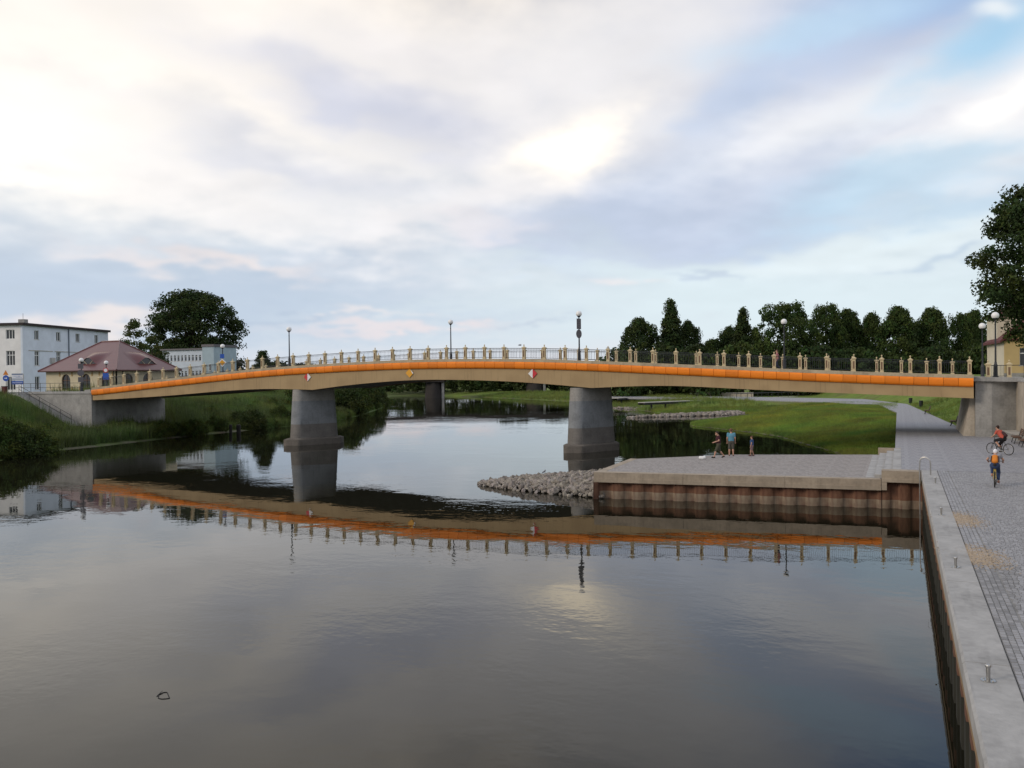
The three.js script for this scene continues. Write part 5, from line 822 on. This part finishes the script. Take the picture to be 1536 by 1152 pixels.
  const hair = [[hc, hc.clone().addScaledVector(up, r(0.03)), r(0.093), r(0.09), 0.95], [hc, P.head.clone().addScaledVector(fw, r(-0.045)).add(V3(0, r(wear.longHair ? -0.12 : -0.03), 0)), r(0.088), r(wear.longHair ? 0.06 : 0.05)]];
  part(t, wear.cap ? 'cap' : 'hair', meshBones(hair, r(0.013), r(0.03)), mat(wear.cap ?? wear.hair ?? [0.03, 0.02, 0.013]));
  for (const e of [-1, 1]) part(t, 'eye', plain(new THREE.SphereGeometry(r(0.011), 8, 6)), M.dark).position.copy(P.head.clone().addScaledVector(fw, r(0.082)).addScaledVector(side, e * r(0.032)).add(V3(0, r(0.015), 0)));
  if (extra) extra(t, P, r);
  return t;
}
const STAND = { hip: [0, 0.95, 0], chest: [0, 1.28, 0.01], neck: [0, 1.47, 0], head: [0, 1.6, 0.01], shL: [0.19, 1.4, 0], elL: [0.24, 1.13, -0.02], wrL: [0.25, 0.88, 0.05], shR: [-0.19, 1.4, 0], elR: [-0.24, 1.13, -0.02], wrR: [-0.24, 0.88, 0.06], hpL: [0.09, 0.88, 0], knL: [0.11, 0.49, 0.02], anL: [0.12, 0.08, -0.02], toeL: [0.14, 0.045, 0.13], hpR: [-0.09, 0.88, 0], knR: [-0.1, 0.49, 0.02], anR: [-0.12, 0.08, -0.02], toeR: [-0.14, 0.045, 0.13] };
const face = (x, z) => Math.atan2(x, z), RIGHT = [Math.cos(YAW), -Math.sin(YAW)], AWAY = [-Math.sin(YAW), -Math.cos(YAW)];
const look = (r, f) => face(RIGHT[0] * r + AWAY[0] * f, RIGHT[1] * r + AWAY[1] * f);     // a heading: r to the right, f away
{
  const HY = HP + 0.006;
  const m1 = onY(1078, 687, HP); person('man in a dark red shirt and khaki shorts walking with his head bowed', [m1.x, HY, m1.z], look(-1, 0.05), 1.72, { ...STAND, head: [0, 1.57, 0.1], neck: [0, 1.46, 0.03], chest: [0, 1.28, 0.02], face: [0, -0.45, 1], elL: [0.25, 1.14, 0.02], wrL: [0.14, 1.04, 0.25], elR: [-0.25, 1.13, 0.0], wrR: [-0.13, 1.02, 0.25], knL: [0.1, 0.5, 0.19], anL: [0.1, 0.09, 0.3], toeL: [0.12, 0.05, 0.45], knR: [-0.1, 0.47, -0.08], anR: [-0.1, 0.13, -0.36], toeR: [-0.11, 0.045, -0.24] }, { shirt: [0.07, 0.01, 0.02], legs: [0.1, 0.095, 0.06], leg: 1.15, shoes: [0.02, 0.018, 0.015] });
  const m2 = onY(1097, 684, HP); person('man in a light blue shirt and grey shorts standing with his back turned', [m2.x, HY, m2.z], look(0.25, 1), 1.8, STAND, { shirt: [0.16, 0.42, 0.58], legs: [0.13, 0.12, 0.1], leg: 1.05, hair: [0.12, 0.06, 0.03], shoes: [0.16, 0.1, 0.08] });
  const m3 = onY(1128, 684, HP); person('child in a blue top and pinkish shorts at the edge of the river platform', [m3.x, HY, m3.z], look(-0.8, 0.4), 1.3, { ...STAND, knL: [0.1, 0.49, 0.08], anL: [0.11, 0.08, 0.1], toeL: [0.12, 0.045, 0.25], anR: [-0.12, 0.09, -0.12], toeR: [-0.13, 0.045, 0.02] }, { shirt: [0.06, 0.13, 0.32], legs: [0.4, 0.26, 0.27], leg: 0.8, hair: [0.1, 0.04, 0.02], shoes: [0.12, 0.05, 0.04] });
  const x = -9.15; person('person in a pink top strolling along the bridge footway', [x, dk(x) + 0.003, -73.7], look(-1, 0.2), 1.7, { ...STAND, knL: [0.1, 0.5, 0.12], anL: [0.1, 0.08, 0.16], toeL: [0.1, 0.045, 0.3], anR: [-0.1, 0.11, -0.22], toeR: [-0.1, 0.045, -0.1] }, { shirt: [0.5, 0.2, 0.22], legs: [0.06, 0.07, 0.13], leg: 1.8, hair: [0.06, 0.03, 0.02] });
  const bg = onY(1053, 689, HP), bag = thing('carrier_bag', 'small white bag with a dark flap lying on the river platform', 'bag', [bg.x, HY, bg.z], YAW); part(bag, 'pouch', meshBones([[V3(-0.1, 0.1, 0), V3(0.13, 0.11, 0), 0.1, 0.12], [V3(0, 0.06, 0.04), V3(0.1, 0.07, -0.05), 0.07, 0.08]], 0.02, 0.05), M.white); part(bag, 'flap', meshBones([[V3(-0.14, 0.24, 0), V3(0.06, 0.22, 0.02), 0.03, 0.05]], 0.012, 0.02), M.dark); part(bag, 'handle', plain(new THREE.TorusGeometry(0.09, 0.01, 6, 14, PI).translate(0, 0.24, 0)), M.dark);
}
function bicycle(label, pos, turn, frameMat) {                 // heading +z
  const t = thing('bicycle', label, 'bicycle', pos, turn), R = 0.34, wb = 0.53;
  for (const z of [-wb, wb]) {
    const w = new THREE.Group(); w.name = 'wheel'; w.position.set(0, R, z); w.rotation.y = PI / 2; t.add(w);
    part(w, 'tyre', plain(new THREE.TorusGeometry(R - 0.022, 0.022, 8, 40)), M.dark); part(w, 'rim', plain(new THREE.TorusGeometry(R - 0.05, 0.01, 6, 36)), M.steel);
    const sp = [cyl(0.022, 0.022, 0.1, 0, -0.05, 0, 8).rotateX(PI / 2)]; for (let k = 0; k < 20; k++) { const a = k / 20 * 2 * PI; sp.push(rod(V3(0, 0, k % 2 ? 0.03 : -0.03), V3(Math.cos(a + 0.3) * (R - 0.05), Math.sin(a + 0.3) * (R - 0.05), 0), 0.0025, 0.0025, 3)); } part(w, 'spokes', merge(sp), M.steel);
  }
  const bb = V3(0, 0.29, -0.06), seat = V3(0, 0.82, -0.24), head = V3(0, 0.86, 0.34), hd2 = V3(0, 0.72, 0.38);
  part(t, 'frame', merge([rod(bb, seat, 0.018), rod(bb, hd2, 0.02), rod(seat.clone().lerp(bb, 0.12), head, 0.017), rod(hd2, head, 0.021), ...[-1, 1].flatMap((e) => [rod(V3(e * 0.05, R, -wb), V3(e * 0.03, 0.29, -0.08), 0.01), rod(V3(e * 0.05, R, -wb), V3(e * 0.03, 0.78, -0.23), 0.009), rod(V3(e * 0.05, R, wb), V3(e * 0.05, 0.7, 0.4), 0.013)])]), frameMat);
  part(t, 'saddle', meshBones([[V3(0, 0.93, -0.34), V3(0, 0.93, -0.12), 0.07, 0.03]], 0.012, 0.02), M.dark); part(t, 'seat_post', rod(seat, V3(0, 0.9, -0.27), 0.014), M.steel);
  part(t, 'handlebar', merge([rod(head, V3(0, 1.02, 0.32), 0.015), rod(V3(-0.3, 1.04, 0.26), V3(0, 1.02, 0.34), 0.013), rod(V3(0.3, 1.04, 0.26), V3(0, 1.02, 0.34), 0.013)]), M.iron);
  part(t, 'crank', merge([cyl(0.09, 0.09, 0.008, 0, 0, 0, 20).rotateZ(PI / 2).translate(-0.05, 0.29, -0.06), rod(V3(-0.09, 0.29, -0.06), V3(-0.09, 0.14, 0.0), 0.01), rod(V3(0.09, 0.29, -0.06), V3(0.09, 0.44, -0.12), 0.01), span(-0.17, -0.09, 0.125, 0.145, -0.05, 0.05), span(0.09, 0.17, 0.43, 0.45, -0.17, -0.07)]), M.steel);
  return t;
}
const RIDE = { hip: [0, 0.98, -0.24], chest: [0, 1.27, 0.0], neck: [0, 1.43, 0.1], head: [0, 1.55, 0.15], shL: [0.18, 1.36, 0.06], elL: [0.28, 1.16, 0.14], wrL: [0.29, 1.07, 0.25], shR: [-0.18, 1.36, 0.06], elR: [-0.28, 1.16, 0.14], wrR: [-0.29, 1.07, 0.25], hpL: [0.09, 0.93, -0.2], knL: [0.12, 0.82, 0.2], anL: [0.12, 0.5, -0.06], toeL: [0.13, 0.46, 0.06], hpR: [-0.09, 0.93, -0.2], knR: [-0.12, 0.6, 0.1], anR: [-0.12, 0.22, 0.0], toeR: [-0.13, 0.17, 0.12] };
{
  const b2 = onY(1500, 682, HQ), t2 = look(-0.42, 0.9); bicycle('black bicycle under the rider in the coral shirt', [b2.x, HQ + 0.002, b2.z], t2, M.iron);
  person('person in a coral shirt and black trousers cycling past the abutment', [b2.x, HQ, b2.z], t2, 1.75, RIDE, { shirt: [0.75, 0.14, 0.09], legs: [0.012, 0.012, 0.014], leg: 1.3, sleeve: 0.6, hair: [0.025, 0.012, 0.008] }, (t, P, r) => { part(t, 'backpack', meshBones([[P.chest.clone().add(V3(0, r(0.03), r(-0.2))), P.hip.clone().add(V3(0, r(0.16), r(-0.13))), r(0.08), r(0.09), 1.3]], 0.02, 0.04), mat([0.05, 0.02, 0.02])); });
  const b1 = onY(1493, 729, HQ), t1 = look(0.52, 0.85); bicycle('yellow bicycle under the rider with the orange backpack', [b1.x, HQ + 0.002, b1.z], t1, mat([0.55, 0.4, 0.08], { roughness: 0.4 }));
  person('person in jeans and white cap cycling away with an orange backpack', [b1.x, HQ, b1.z], t1, 1.68, { ...RIDE, chest: [0, 1.24, 0.04], neck: [0, 1.37, 0.18], head: [0, 1.46, 0.27], elL: [0.31, 1.16, 0.1], elR: [-0.31, 1.16, 0.1] }, { shirt: [0.4, 0.42, 0.48], legs: [0.05, 0.09, 0.22], leg: 1.8, cap: [0.75, 0.75, 0.78], sleeve: 0.4, shoes: [0.25, 0.1, 0.06] }, (t, P, r) => { const q = part(t, 'backpack', meshBones([[P.chest.clone().add(V3(0, r(0.08), r(-0.19))), P.hip.clone().add(V3(0, r(0.15), r(-0.1))), r(0.085), r(0.1), 1.45]], 0.018, 0.04), mat([0.62, 0.2, 0.02])); part(q, 'strap', merge([-1, 1].map((e) => rod(P.chest.clone().add(V3(e * r(0.13), r(0.1), r(-0.27))), P.hip.clone().add(V3(e * r(0.15), r(0.14), r(-0.2))), 0.022))), mat([0.05, 0.02, 0.015])); });
}

{ // birds: two on the wing above the railing, one on the rubble
  const bird = (px, py, D, label, perch) => { const p = atD(px, py, D), t = thing('bird', label, 'bird', [p.x, p.y, p.z], YAW + (perch ? 1 : 0.4)); part(t, 'body', meshBones([[V3(-0.1, 0, 0), V3(0.06, 0.02, 0), 0.035, 0.05], [V3(0.06, 0.02, 0), V3(0.15, perch ? 0.1 : 0.03, 0), 0.035, 0.03], [V3(-0.1, 0, 0), V3(-0.22, perch ? -0.05 : 0, 0), 0.03, 0.012]], 0.012, 0.03), M.signBack);
    for (const e of [-1, 1]) part(t, 'wing', perch ? meshBones([[V3(0.05, 0.02, e * 0.045), V3(-0.15, -0.02, e * 0.04), 0.03, 0.012]], 0.012, 0.01) : meshBones([[V3(0.03, 0.03, e * 0.03), V3(0.02, 0.1, e * 0.16), 0.028, 0.022], [V3(0.02, 0.1, e * 0.16), V3(-0.06, 0.07, e * 0.32), 0.022, 0.008]], 0.01, 0.02), M.signBack); };
  bird(780, 518, 84, 'dark bird flying just above the bridge railing past mid-river'); bird(912, 523, 80, 'dark bird gliding above the railing near the lamp with sign backs'); bird(816, 708, 52, 'small dark bird perched on the rubble spit', true);
}

scene.traverse((o) => { if (o.isMesh) { o.castShadow = true; o.receiveShadow = true; } });
renderer.render(scene, camera);
